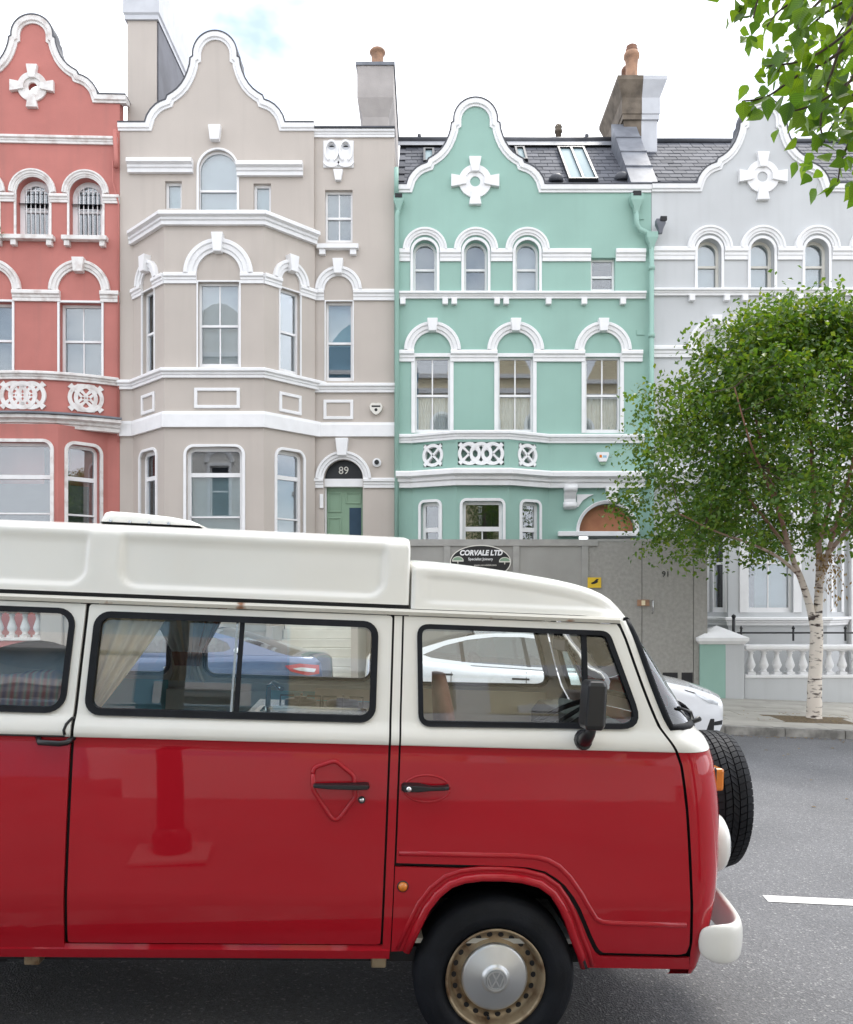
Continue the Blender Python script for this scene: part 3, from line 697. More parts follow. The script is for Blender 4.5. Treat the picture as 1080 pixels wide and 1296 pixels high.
archmould(bg_, FR, PX(428.5), PZ(366), .32, .53, .11)
keystone(bg_, FR, PX(428), PZ(347), PZ(328), .17, .24, .17)
band(bg_, [(PX(396), YR), (PX(410), YR)], PZ(379), .24, .1); band(bg_, [(PX(447), YR), (PX(499.3), YR)], PZ(379), .24, .1)
band(bg_, [(PX(398), YR), (PX(501), YR)], PZ(496), .2, .13)
band(bg_, [(PX(398), YR), (PX(499.3), YR)], PZ(552), .32, .07, steps=1)
obj('panel_moulding', MB().ext(FR, rect(PX(409), PX(447), PZ(530), PZ(505)), [rect(PX(409)+.07, PX(447)-.07, PZ(530)+.07, PZ(505)-.07)], -.02, .035), 'white', bg_, .012)
archmould(bg_, FR, PX(434.5), PZ(606), .45, .63, .12)
keystone(bg_, FR, PX(433), PZ(577), PZ(555), .2, .29, .18)
band(bg_, [(PX(396), YR), (PX(409), YR)], PZ(617), .22, .1); band(bg_, [(PX(460), YR), (PX(501), YR)], PZ(617), .22, .1)
# door leaf, fanlight with number, transom
dr = obj('door', MB().fbox(FR, PX(410), PX(459), 2.2, PZ(615), -.24, -.2), 'doorgreen', bg_, label='panelled green front door under a black fanlight')
for a, b, c, d in ((413, 431, 647, 621), (436, 456, 636, 621), (413, 431, 720, 653)):
    obj('door_panel', MB().ext(FR, rect(PX(a), PX(b), PZ(c), PZ(d)), [rect(PX(a)+.04, PX(b)-.04, PZ(c)+.04, PZ(d)-.04)], -.21, -.18), 'doorgreen', dr, .01)
obj('door_glass', MB().fbox(FR, PX(441), PX(456), PZ(705), PZ(641), -.21, -.19), 'room_blue', dr)
obj('door_post', MB().fbox(FR, PX(409.9), PX(412), 2.2, PZ(615), -.2, -.12), 'white', dr)
obj('transom', MB().fbox(FR, PX(409.9), PX(459.1), PZ(615), PZ(605), -.2, -.04), 'white', bg_)
fl = obj('fanlight', MB().ext(FR, arc(PX(434.5), PZ(604.5), .43, 0, 180, 18), (), -.16, -.14), 'black', bg_)
def text(name, s, size, mat, parent, loc, rot=(R(90), 0, 0), align='CENTER', ext=.004, shear=0, bold=0, sx=1):
    cu = bpy.data.curves.new(name, 'FONT'); cu.body = s; cu.size = size; cu.align_x = align; cu.align_y = 'CENTER'; cu.extrude = ext; cu.shear = shear; cu.offset = bold; cu.resolution_u = 3
    tmp = bpy.data.objects.new(name, cu); col.objects.link(tmp)
    bpy.context.view_layer.update()
    me = bpy.data.meshes.new_from_object(tmp.evaluated_get(bpy.context.evaluated_depsgraph_get())); bpy.data.objects.remove(tmp)
    me.materials.clear(); me.materials.append(MATS[mat]); me.name = name
    return piece(name, me, parent, loc, rot, (sx, 1, 1))
text('door_number', '89', .24, 'offwhite', fl, (PX(434), YR+.13, PZ(594)))
obj('intercom', MB().fbox(FR, PX(404.5), PX(409), PZ(643), PZ(625), -.0, .05), 'white', bg_, .01)
cm_ = obj('camera_base', MB().lathe([(.1, 0), (.1, .03), (.09, .05)], (PX(477), YR-.05, PZ(585)), 'Y', 20), 'white', bg_)
obj('camera_lens', MB().lathe([(.055, 0), (.05, .035), (.03, .05), (.001, .055)], (PX(477), YR-.1, PZ(585)), 'Y', 16), 'black', cm_)
hp = [(PX(476)+x*.155, PZ(517)+y*.14) for x, y in ((0, -1), (.45, -.75), (.85, -.2), (.95, .35), (.7, .9), (.3, .95), (0, .85), (-.3, .95), (-.7, .9), (-.95, .35), (-.85, -.2), (-.45, -.75))]
ab = obj('alarm_box', MB().ext(FR, hp, (), -.01, .08), 'offwhite', bg_, .015)
obj('alarm_mark', MB().ext(FR, rect(PX(470.5), PX(481.5), PZ(515), PZ(513)), (), .08, .084), 'black_matt', ab)
obj('alarm_mark', MB().ext(FR, arc(PX(476), PZ(518.5), .035, 0, 360, 12)[:-1], (), .08, .084), 'black_matt', ab)
# front steps
st = obj('step_wall', MB().box(PX(344, 17.5), PX(352, 17.5), 16.9, Yf-.02, -.1, 1.3), 'beige', bg_)
for k in range(11):
    z1 = .28+k*.185; obj('step', MB().box(PX(352, 17.5)+.01, PX(447, 17.5), 17.05+k*.2, Yf-.02, z1-.185 if k else 0, z1-.004), 'offwhite' if k % 1 == 0 else 'slab', bg_, .012)
obj('step_wall', MB().box(PX(447, 17.5)+.01, PX(456, 17.5), 16.9, Yf-.02, -.1, 1.3), 'beige', bg_)
# chimneys
cx0, cx1 = PX(161, 19.6), PX(198, 19.6)
ch = obj('chimney', MB().box(cx0, cx1, 19.62, 21.95, 11.6, PZ(26, 19.62)), 'beige', bg_)
mb = MB(); mb.add([(cx1+.002, y, z) for y, z in ((19.66, 11.6), (21.95, 11.6), (21.95, PZ(26, 19.62)-.005), (19.66, PZ(26, 19.62)-.005))]+[(cx1+.03, y, z) for y, z in ((19.66, 11.6), (21.95, 11.6), (21.95, PZ(26, 19.62)-.005), (19.66, PZ(26, 19.62)-.005))], [(4, 5, 6, 7), (0, 1, 5, 4), (2, 3, 7, 6), (0, 3, 7, 4), (1, 2, 6, 5)])
obj('slate_cladding', mb, 'leadmid', ch)
zc = PZ(26, 19.62)
obj('chimney_cap', MB().sweep([(cx0, 19.62), (cx1, 19.62), (cx1, 21.95), (cx0, 21.95)], [(-.3, 0), (.05, 0), (.05, .1), (.08, .14), (.08, .95), (-.3, .95)], lambda x, y, d: Vector((x, y, zc+d)), True), 'capwhite', ch)
D2 = 21.0
c2 = obj('chimney', MB().box(PX(459, D2), PX(492, D2), D2, 24.4, 12, PZ(148, D2)), 'chimneyrender', bg_)
za, zb, zc_ = PZ(148, D2), PZ(126, D2), PZ(86, D2)
X0, X1, X2, X3 = PX(459, D2), PX(492, D2), PX(452.5, D2), PX(498.5, D2)
mb = MB(); ring = lambda a, b, y0, y1, z: [(a, y0, z), (b, y0, z), (b, y1, z), (a, y1, z)]
mb.add(ring(X0, X1, D2, 24.4, za)+ring(X2, X3, D2-.1, 24.5, zb)+ring(X2, X3, D2-.1, 24.5, zc_), [(0, 1, 5, 4), (1, 2, 6, 5), (2, 3, 7, 6), (3, 0, 4, 7), (4, 5, 9, 8), (5, 6, 10, 9), (6, 7, 11, 10), (7, 4, 8, 11), (8, 9, 10, 11), (0, 1, 2, 3)])
obj('chimney_head', mb, 'chimneyrender', c2)
obj('chimney_cap', MB().box(X2-.03, X3+.03, D2-.13, 24.53, zc_+.002, zc_+.08), 'lead', c2)
pot(c2, PX(478, 21.25), 21.25, zc_+.08, .165, .52)
# ================================================================ green house
x0, x1 = PX(499.4), PX(824.5)
gr = thing('terraced_house', 'terraced house painted mint green with slate roof and plywood-filled door arch', 'house', ((x0+x1)/2, Yf, gz(2)+.1), 'gabled terraced houses')
gp = gable(gr, FM, 602, 126, 1, 1.0, 19.3, 9, 'white', left=501, right=824.3)
outer = [(x0, -.7), (x1, -.7), (x1, gp[0][1]), *gp[1:-1], (x0, gp[-1][1])]
U = (538, 602.5, 667.5)
hs = [outline(PX(c-15), PX(c+15), PZ(370), PZ(304), 'arch') for c in U]+[rect(PX(748), PX(779), PZ(369), PZ(326))]
Wn = (547.5, 652.5, 763)
hs += [rect(PX(c-22.5), PX(c+22.5), PZ(548), PZ(452)) for c in Wn]
da = [(PX(733), .3), (PX(805), .3)]+arc(PX(769), PZ(673), PX(805)-PX(769), 0, 180, 22)
hs += [rect(PX(530), PX(688), .0, PZ(628)), da]
wall(gr, FM, outer, hs, 'mint')
for c in U:
    window(gr, FM, PX(c-15), PX(c+15), PZ(370), PZ(304), 'arch', depth=.16, fw=.055, rail=.48, vb=0, back='blind_grey' if c < 660 else 'blind', bcov=(.05, 1), behind='room_blue')
    surround(gr, FM, PX(c-15), PX(c+15), PZ(370), PZ(304), 'arch', w=.06, out=.03)
    archmould(gr, FM, PX(c), PZ(317), .34, .50, .1)
edges = [501.5, U[0]-19, U[0]+19, U[1]-19, U[1]+19, U[2]-19, U[2]+19, 748, 779.5, 817]
for a, b in zip(edges[::2], edges[1::2]): band(gr, [(PX(a), Yf), (PX(b), Yf)], PZ(331), .27, .09)
window(gr, FM, PX(748), PX(779), PZ(369), PZ(326), depth=.12, fw=.05, rail=.48, vb=0, back=None, behind='room')
band(gr, [(PX(501.5), Yf), (PX(817), Yf)], PZ(378.5), .15, .13, name='sill_course')
for x in (510, 563.5, 575, 629, 640.5, 694, 739, 788): obj('sill_bracket', MB().fbox(FM, PX(x-3.5), PX(x+3.5), PZ(386.5), PZ(378.5), -.02, .11), 'white', gr, .01)
cross(gr, FM, PX(601.5), PZ(230), .37)
for i, c in enumerate(Wn):
    window(gr, FM, PX(c-22), PX(c+22), PZ(548), PZ(452), depth=.06, fw=.04, rail=.5, vb=1, back='curtain', bcov=(0, .5), behind='room_blue' if i == 0 else 'room')
    surround(gr, FM, PX(c-22), PX(c+22), PZ(548), PZ(452), w=.085, out=.03)
    archmould(gr, FM, PX(c), PZ(444), .42, .64, .11)
    keystone(gr, FM, PX(c), PZ(421), PZ(405), .17, .24, .17)
edges = [501.5, Wn[0]-23, Wn[0]+23, Wn[1]-23, Wn[1]+23, Wn[2]-23, Wn[2]+23, 813]
for a, b in zip(edges[::2], edges[1::2]): band(gr, [(PX(a), Yf), (PX(b), Yf)], PZ(458), .25, .11)
# shallow canted bay with balcony above
DG = 18.85
gb = [(PX(522), Yf), (PX(578, DG), DG), (PX(644, DG), DG), (PX(694), Yf)]
full = [(PX(501.5), Yf)]+gb+[(PX(815), Yf)]
band(gr, full, PZ(561), .19, .12, name='balcony_rail')
band(gr, full, PZ(618), .36, .26, name='cornice')
for i in range(3):
    f, ln = face_between(gb[i], gb[i+1])
    if i == 1: a, b = .13, ln-.13; pa, pb, n = .03, ln-.1, 3
    else: a, b = (.22, .68) if i == 0 else (ln-.7, ln-.24); pa, pb, n = (.28, .74, 1) if i == 0 else (ln-.78, ln-.32, 1)
    hs = [outline(a, b, PZ(720, 19), PZ(635, 19), 'round', r=.09), rect(pa, pb, PZ(590, 19), PZ(561, 19))]
    wall(gr, f, rect(0, ln, -.7, PZ(560, 19)), hs, 'mint', .16, 'bay_wall')
    window(gr, f, a, b, PZ(720, 19), PZ(635, 19), 'round', r=.09, depth=.08, fw=.075, rail=.6, vb=0, vbl=1 if i == 1 else 0, back=None, behind='room', thick=.1)
    surround(gr, f, a, b, PZ(720, 19), PZ(635, 19), 'round', r=.09, w=.06, out=.03)
    rings(gr, f, pa, pb, PZ(590, 19), PZ(561, 19), n, 'white', 'mint')
# door arch filled with plywood, canopy bracket, spandrels
obj('plywood_infill', MB().ext(FM, [(PX(734), PZ(673)), (PX(804), PZ(673))]+arc(PX(769), PZ(673), PX(804)-PX(769), 0, 180, 22)[1:-1], (), -.2, -.15), 'ply', gr, label='orange brown plywood filling the door arch')
archmould(gr, FM, PX(769), PZ(673), .635, .71, .06)
keystone(gr, FM, PX(774), PZ(636), PZ(617), .2, .3, .14)
obj('door_lintel', MB().fbox(FM, PX(706), PX(806), PZ(679), PZ(673), -.02, .14), 'white', gr, .01)
for s in (-1, 1):
    a = 1 if s < 0 else -1; X = PX(730) if s < 0 else PX(809)
    pts = [(X, PZ(626)), (X+a*.38, PZ(626)), (X+a*.26, PZ(629)), (X+a*.13, PZ(634)), (X+a*.03, PZ(642)), (X, PZ(642))]
    obj('spandrel', MB().ext(FM, pts, (), -.02, .05), 'white', gr, .008)
br = obj('scroll_bracket', MB().ext(Face((PX(721), Yf, 0), (0, -1, 0), (1, 0, 0)), [(0, PZ(645)), (.05, PZ(644)), (.1, PZ(640)), (.09, PZ(632)), (.14, PZ(628)), (.2, PZ(622)), (.22, PZ(615)), (0, PZ(615))], (), -.13, .13), 'white', gr, .02)
for z, r in ((640, .07), (619, .09)): obj('scroll', MB().lathe([(.001, -.145), (r, -.145), (r, .145), (.001, .145)], (PX(721), Yf-(.07 if z > 630 else .15), PZ(z)), 'X', 14), 'white', br)
ap = [(PX(755), PZ(573)), (PX(770), PZ(573)), (PX(770.5), PZ(576)), (PX(767), PZ(585)), (PX(758.5), PZ(585)), (PX(754.5), PZ(576))]
ab = obj('alarm_box', MB().ext(FM, ap, (), -.01, .09), 'white', gr, .015)
obj('alarm_base', MB().ext(FM, [(PX(758), PZ(585)), (PX(767.5), PZ(585)), (PX(765.5), PZ(589)), (PX(760.5), PZ(589))], (), -.01, .07), 'doorgreen', ab, .01)
text('alarm_text', 'ADT', .1, 'skyblue', ab, (PX(762.5), Yf-.092, PZ(578))) if False else obj('alarm_mark', MB().ext(FM, rect(PX(758), PX(761), PZ(580), PZ(576.5)), (), .09, .093), 'amber', ab)
obj('alarm_mark', MB().ext(FM, rect(PX(762), PX(767), PZ(580), PZ(577)), (), .09, .093), 'skyblue', ab)
for x, y in ((810, 275), (811, 421)): obj('wall_plaque', MB().fbox(FM, PX(x-5), PX(x+5), PZ(y+3), PZ(y-3), -.02, .02), 'mint', gr)
# rainwater pipes
def hopper(root, x, y, zt, mat, s=1.0):
    h = obj('hopper', MB().add([(x+sx*a*s, y+sy*b*s, zt-z*s) for a, b, z in ((.14, .1, 0), (.14, .1, .14), (.07, .07, .3), (.05, .05, .42)) for sx, sy in ((-1, -1), (1, -1), (1, 1), (-1, 1))],
        [(i*4+j, i*4+(j+1) % 4, (i+1)*4+(j+1) % 4, (i+1)*4+j) for i in range(3) for j in range(4)]+[(0, 1, 2, 3), (12, 13, 14, 15)]), mat, root, .01)
    return h
hp_ = hopper(gr, PX(804), Yf-.12, PZ(250), 'mint')
obj('outlet', MB().box(PX(804)-.09, PX(804)+.09, Yf-.225, Yf-.15, PZ(253), PZ(247)), 'black_matt', hp_)
obj('downpipe', MB().tube([(PX(804), Yf-.12, PZ(268)), (PX(804.5), Yf-.12, PZ(286)), (PX(808), Yf-.12, PZ(293)), (PX(819), Yf-.14, PZ(299)), (PX(822), Yf-.14, PZ(304))], .06), 'mint', gr)
hopper(gr, PX(823), Yf-.14, PZ(298), 'mint', .9)
obj('downpipe', MB().tube([(PX(823), Yf-.14, PZ(308)), (PX(823), Yf-.14, .2)], .055), 'mint', gr)
for z in (345, 430, 520): obj('pipe_collar', MB().lathe([(.055, 0), (.075, .01), (.075, .09), (.055, .1)], (PX(823), Yf-.14, PZ(z)), 'Z', 14), 'mint', gr)
hopper(gr, PX(505), Yf-.12, PZ(252), 'mint', .8)
obj('outlet', MB().box(PX(505)-.08, PX(505)+.08, Yf-.215, Yf-.14, PZ(255), PZ(250)), 'black_matt', gr)
obj('downpipe', MB().tube([(PX(505), Yf-.12, PZ(268)), (PX(503), Yf-.12, PZ(275)), (PX(502.5), Yf-.12, .2)], .05), 'mint', gr)
obj('downpipe', MB().tube([(PX(502), Yf-.1, PZ(215)), (PX(502), Yf-.1, PZ(250))], .05), 'mint', gr)
# roof
RD0, RZ0, RD1, RZ1 = Yf+.12, PZ(239, Yf+.12), 22.0, PZ(180, 22)
def hid(cx):
    def k(x, s):
        D = RD0+(RD1-RD0)*s; px = 540+x*F/D; py = HOR-(RZ0+(RZ1-RZ0)*s-EYE)*F/D
        h = gable_half(1, 1)
        half = 0
        for (xx, yy) in h:
            if 126+yy <= py: half = xx
        return abs(px-cx) > half-10
    return k
bed = slates(gr, x0+.05, PX(800, 21), RD0, RZ0, RD1, RZ1, hid(602))
obj('ridge', MB().tube([(x0, RD1, RZ1+.03), (PX(790, 22), RD1, RZ1+.03)], .1, 10), 'leaddark', bed)
obj('ridge_flashing', MB().add([(x0, RD1-.1, RZ1-.02), (PX(790, 22), RD1-.1, RZ1-.02), (PX(790, 22), RD1-.42, RZ1-.29), (x0, RD1-.42, RZ1-.29)], [(0, 1, 2, 3)]), 'lead', bed)
pitch = math.atan2(RZ1-RZ0, RD1-RD0)
def roofpt(px, py):
    a = (RZ1-RZ0)/(RD1-RD0); k = (HOR-py)/F   # EYE + k D = RZ0 + a (D-RD0)
    D = (RZ0-a*RD0-EYE)/(k-a); return Vector(((px-540)*D/F, D, EYE+k*D))
def skylight(parent, pxs, y0, y1, n=2):
    A = roofpt(pxs[0], y1); B = roofpt(pxs[1], y1); C = roofpt((pxs[0]+pxs[1])/2, y0); w_ = B.x-A.x; ln = math.hypot(C.y-A.y, C.z-A.z)
    f = Face(A, (1, 0, 0), (0, 0, 1)); ca, sa = math.cos(pitch), math.sin(pitch)
    class RF:
        def __call__(s, a, b, d): return A+Vector((a, b*ca-d*sa, b*sa+d*ca))
    f = RF()
    gaps = [(.05+(w_-.05)/n*k, (w_-.05)/n*(k+1)) for k in range(n)]
    s = obj('skylight', MB().ext(f, rect(0, w_, 0, ln), [rect(a, b, .06, ln-.06) for a, b in gaps], -.02, .1), 'black', parent)
    for a, b in gaps: obj('pane', MB().ext(f, rect(a-.01, b+.01, .05, ln-.05), (), .04, .05), 'skypane', s)
    return s
paint('skypane', (.26, .345, .37), .6, .05, 1, spec=.2)
skylight(bed, (720, 757), 190, 231)
skylight(bed, (655, 668), 190, 206, 1); skylight(bed, (536, 550), 192, 208, 1)
for x, y in ((704, 229), (787, 227)):
    p = roofpt(x, y); obj('roof_vent', MB().lathe([(.17, -.05), (.17, .06), (.12, .13), (.02, .16)], p, 'Z', 14), 'leaddark', bed)
obj('vent_pipe', MB().lathe([(.075, -.3), (.075, .35), (.1, .36), (.1, .42), (.08, .46), (.1, .5), (.07, .56), (.001, .58)], (PX(707, 22.2), 22.2, RZ1), 'Z', 12), 'stone', bed)
for x in (531, 743): obj('ridge_stub', MB().tube([(PX(x, 22), RD1, RZ1+.05), (PX(x, 22), RD1, RZ1+.2)], .05, 8), 'leaddark', bed)
obj('side_wall', MB().box(x0+.003, x0+.25, Yf+.3, Yf+9, -.7, RZ0-.3), 'mint', gr); obj('back_wall', MB().box(x0+.25, x1-.25, Yf+8.8, Yf+9, -.7, 10), 'mint', gr)
# party-wall parapet in lead, chimney stack half stone half white
CX0, CXM, CX1 = PX(790, 21.4), PX(812, 21.4), PX(832, 21.4)
pa_ = obj('lead_parapet', MB().add([(x, y, z) for x in (PX(799, RD0), PX(833, RD0)) for y, z in ((RD0, RZ0-.3), (RD0, RZ0+.16), (21.5, PZ(157, 21.5)), (21.5, RZ0-.3))], [(0, 1, 2, 3), (7, 6, 5, 4), (0, 4, 5, 1), (1, 5, 6, 2), (2, 6, 7, 3), (0, 3, 7, 4)]), 'lead', gr)
for k in (.25, .5, .75):
    y = RD0+(21.5-RD0)*k; z = RZ0+.16+(PZ(157, 21.5)-RZ0-.16)*k
    obj('lead_roll', MB().tube([(PX(799, RD0)-.01, y, z+.005), (PX(833, RD0)+.01, y, z+.005)], .03, 8), 'lead', pa_)
zb0, zb1, zb2, zb3 = 11.8, PZ(152, 21.4), PZ(118, 21.4), PZ(104, 21.4)
def stack(xa, xb, mat, la, lb):
    q = obj('chimney_shaft', MB().box(xa, xb, 21.4, 23.3, zb0, zb1+.004), mat, chs)
    e0 = .0; mb = MB()
    def rg(e, z): return [(xa-(e if la else 0), 21.4-e, z), (xb+(e if lb else 0), 21.4-e, z), (xb+(e if lb else 0), 23.3+e, z), (xa-(e if la else 0), 23.3+e, z)]
    lev = [(.04, zb1), (.04, zb1+.12), (.06, zb1+.14), (.06, PZ(125, 21.4)), (.2, PZ(106, 21.4)), (.2, PZ(101, 21.4)), (.05, PZ(98, 21.4))]
    vs = [p for e, z in lev for p in rg(e, z)]
    fs = [(i*4+j, i*4+(j+1) % 4, (i+1)*4+(j+1) % 4, (i+1)*4+j) for i in range(len(lev)-1) for j in range(4)]+[(0, 1, 2, 3), tuple(4*(len(lev)-1)+j for j in range(4))]
    obj('chimney_head', mb.add(vs, fs), mat, q)
chs = obj('chimney', MB().box(CX0+.1, CX1-.1, 21.5, 23.2, PZ(101, 21.4), PZ(97, 21.4)), 'stone', gr)
stack(CX0, CXM, 'stone', True, False); stack(CXM+.002, CX1, 'capwhite', False, True)
for y, h in ((21.75, .85), (22.3, .8), (22.85, .7)): pot(chs, PX(804, 21.4)+(.0 if y < 22 else .06), y, PZ(98, 21.4), .17, h, 'terracotta' if y < 22 else 'rust_pot')
obj('pot_cowl', MB().lathe([(.15, 0), (.16, .12), (.12, .14), (.14, .2), (.05, .26), (.001, .27)], (PX(804, 21.4), 21.75, PZ(98, 21.4)+.8), 'Z', 12), 'rust_pot', chs)
# ================================================================ grey house
x0, x1 = PX(825), PX(1150)
gy = thing('terraced_house', 'terraced house painted pale lilac grey standing behind the birch tree', 'house', ((x0+x1)/2, Yf, gz(8)+.1), 'gabled terraced houses')
gp = gable(gy, FM, 965, 127, .96, .98, 19.3, 9, 'white', left=825, right=1150)
outer = [(x0, -1), (x1, -1), (x1, gp[0][1]), *gp[1:-1], (x0, gp[-1][1])]
U = (898, 965, 1034, 1103)
hs = [outline(PX(c-15), PX(c+15), PZ(366), PZ(302), 'arch') for c in U]
Wn = (905, 1008, 1110)
hs += [rect(PX(c-22), PX(c+22), PZ(545), PZ(450)) for c in Wn]+[rect(PX(905), PX(1058), -.6, PZ(640))]
wall(gy, FM, outer, hs, 'lilac')
for c in U:
    window(gy, FM, PX(c-15), PX(c+15), PZ(366), PZ(302), 'arch', depth=.18, fw=.06, rail=.5, vb=0, back='blind', frame='offwhite')
    surround(gy, FM, PX(c-15), PX(c+15), PZ(366), PZ(302), 'arch', w=.06, out=.03)
    archmould(gy, FM, PX(c), PZ(315), .34, .51, .1)
edges = [826, 898-19, 898+19, 965-19, 965+19, 1034-19, 1034+19, 1103-19, 1103+19, 1150]
for a, b in zip(edges[::2], edges[1::2]): band(gy, [(PX(a), Yf), (PX(b), Yf)], PZ(329), .28, .09)
band(gy, [(PX(826), Yf), (PX(1150), Yf)], PZ(374.5), .15, .13, name='sill_course')
for x in (875, 919, 942, 986, 1012, 1055, 1080, 1124): obj('sill_bracket', MB().fbox(FM, PX(x-3.5), PX(x+3.5), PZ(382), PZ(374.5), -.02, .11), 'white', gy, .01)
cross(gy, FM, PX(965), PZ(224), .37)
for c in Wn:
    window(gy, FM, PX(c-22), PX(c+22), PZ(545), PZ(450), depth=.1, fw=.04, rail=.5, vb=1, back='blind_blue', bcov=(0, .6))
    surround(gy, FM, PX(c-22), PX(c+22), PZ(545), PZ(450), w=.085, out=.03)
    archmould(gy, FM, PX(c), PZ(439), .42, .62, .11); keystone(gy, FM, PX(c), PZ(415), PZ(401), .17, .24, .17)
edges = [826, Wn[0]-23, Wn[0]+23, Wn[1]-23, Wn[1]+23, Wn[2]-23, Wn[2]+23, 1150]
for a, b in zip(edges[::2], edges[1::2]): band(gy, [(PX(a), Yf), (PX(b), Yf)], PZ(452.5), .25, .11)
DY = 18.5
yb_ = [(PX(893), Yf), (PX(922, DY), DY), (PX(1047, DY), DY), (PX(1071), Yf)]
full = [(PX(826), Yf)]+yb_+[(PX(1150), Yf)]
band(gy, full, PZ(558), .19, .12); band(gy, full, PZ(612), .34, .24, name='cornice')
band(gy, yb_, PZ(791, 18.8), .18, .14, name='sill_course')
for i in range(3):
    f, ln = face_between(yb_[i], yb_[i+1])
    if i == 1: wsx = [(.42, 1.4)]
    else: wsx = [(ln/2-.26, ln/2+.26)]
    hs = [rect(a, b, PZ(775, 18.7), PZ(650, 18.7)) for a, b in wsx]
    wall(gy, f, rect(0, ln, -1, PZ(600, 18.7)), hs, 'lilac', .18, 'bay_wall')
    for a, b in wsx:
        window(gy, f, a, b, PZ(775, 18.7), PZ(650, 18.7), depth=.08, fw=.055, rail=.5, vb=1 if i == 1 else 0, back='blind_blue', frame='white')
        surround(gy, f, a, b, PZ(775, 18.7), PZ(650, 18.7), w=.11 if i != 1 else .18, out=.03)
obj('pilaster', MB().fbox(FM, PX(1074), PX(1100), -.9, PZ(615), -.02, .14), 'white', gy, .01)
def hidg(x, s):
    D = RD0+(RD1-RD0)*s; px = 540+x*F/D; py = HOR-(RZ0+(RZ1-RZ0)*s-EYE)*F/D; half = 0
    for (xx, yy) in gable_half(.96, .98):
        if 127+yy <= py: half = xx
    return abs(px-965) > half-10 and px < 1130
bed = slates(gy, PX(833, RD0), x1, RD0, RZ0, RD1, RZ1, hidg)
obj('ridge', MB().tube([(PX(833, 21.5), RD1, RZ1+.03), (x1, RD1, RZ1+.03)], .07, 10), 'leaddark', bed)
obj('side_wall', MB().box(x1-.25, x1, Yf+.3, Yf+9, -1, RZ0-.3), 'lilac', gy); obj('back_wall', MB().box(x0+.25, x1-.25, Yf+8.8, Yf+9, -1, 10), 'lilac', gy)
lh = hopper(gy, PX(833), Yf-.2, PZ(283), 'lead', .75); lh.rotation_euler = (0, R(0), 0)
obj('outlet', MB().box(PX(833)-.02, PX(833)+.12, Yf-.31, Yf-.25, PZ(286), PZ(281)), 'black_matt', lh)
# ================================================================ walls, piers, balustrades along the pavement
def baluster_mesh(mat, h):
    m = MB(); m.box(-.075, .075, -.075, .075, 0, h*.1)
    m.lathe([(.07, h*.1), (.055, h*.16), (.05, h*.2), (.085, h*.3), (.095, h*.38), (.075, h*.5), (.045, h*.68), (.042, h*.8), (.062, h*.84), (.045, h*.88), (.065, h*.92)], (0, 0, 0), 'Z', 12)
    m.box(-.072, .072, -.072, .072, h*.92, h); return m.mesh('baluster', mat)
def boundary(label, xa, xb, zp, hb, matp, matb, zg0, group='boundary walls', y=WALLY):
    b_ = thing('balustrade_wall', label, 'wall', ((xa+xb)/2, y, gz((xa+xb)/2)+.1), group)
    obj('plinth', MB().box(xa, xb, y, y+.3, zg0, zp), matp, b_)
    obj('plinth_coping', MB().box(xa, xb, y-.03, y+.33, zp+.001, zp+.06), matb, b_, .01)
    me = baluster_mesh(matb, hb); n = int((xb-xa)/.262); e = (xb-xa-(n-1)*.262)/2
    for k in range(n): piece('baluster', me, b_, (xa+e+k*.262, y+.15, zp+.06))
    obj('coping', MB().box(xa, xb, y-.05, y+.35, zp+.06+hb, zp+.06+hb+.09), matb, b_, .025)
    obj('coping_neck', MB().box(xa, xb, y+.02, y+.28, zp+.04+hb, zp+.062+hb), matb, b_)
    return b_
gz1 = PX(943, WALLY)
bw = boundary('low lilac grey boundary wall with white balusters behind the birch trunk', gz1, gz1+4.8, PZ(858, WALLY), PZ(823, WALLY)-PZ(855, WALLY), 'lilac', 'white', -.4)
rl = thing('railing', 'thin black metal railing standing on the white balustrade coping', 'railing', (gz1+2, WALLY+.15, PZ(808, WALLY)))
zt = PZ(809, WALLY)+.12
obj('rail', MB().tube([(gz1-.1, WALLY+.15, zt), (gz1+4.8, WALLY+.15, zt)], .018, 6), 'black', rl)
for k in range(5):
    x = PX(942, WALLY)+k*1.045
    obj('rail_post', MB().tube([(x, WALLY+.15, zt-.16), (x, WALLY+.15, zt+.06)], .022, 8), 'black', rl); obj('finial', MB().lathe([(.0, .0), (.035, .03), (.03, .06), (.001, .1)], (x, WALLY+.15, zt+.05), 'Z', 8), 'black', rl)
pr = thing('gate_pier', 'square gate pier half mint green half grey with white pyramid cap', 'pier', (PX(917, WALLY), WALLY, gz(6)+.1))
obj('shaft', MB().box(PX(884.5, WALLY), PX(916.5, WALLY), WALLY-.1, WALLY+.55, -.4, PZ(815, WALLY)), 'mint', pr)
obj('shaft', MB().box(PX(916.5, WALLY)+.002, PX(940, WALLY), WALLY-.1, WALLY+.55, -.4, PZ(815, WALLY)), 'lilac', pr)
xa, xb = PX(880, WALLY), PX(944, WALLY); zc = PZ(815, WALLY)
mb = MB(); ya, yb2 = WALLY-.2, WALLY+.66
lv = [(0.06, zc), (0.0, zc+.07), (0, zc+.13), ]
vs = [(x, y, z) for e, z in lv for x, y in ((xa+e, ya+e), (xb-e, ya+e), (xb-e, yb2-e), (xa+e, yb2-e))]+[((xa+xb)/2, (ya+yb2)/2, PZ(792, WALLY))]
obj('cap', mb.add(vs, [(i*4+j, i*4+(j+1) % 4, (i+1)*4+(j+1) % 4, (i+1)*4+j) for i in range(2) for j in range(4)]+[(8, 9, 12), (9, 10, 12), (10, 11, 12), (11, 8, 12), (0, 1, 2, 3)]), 'white', pr)
px_ = thing('iron_post', 'single black iron post behind the pyramid-capped pier', 'post', (PX(929, 17.9), 17.9, .1))
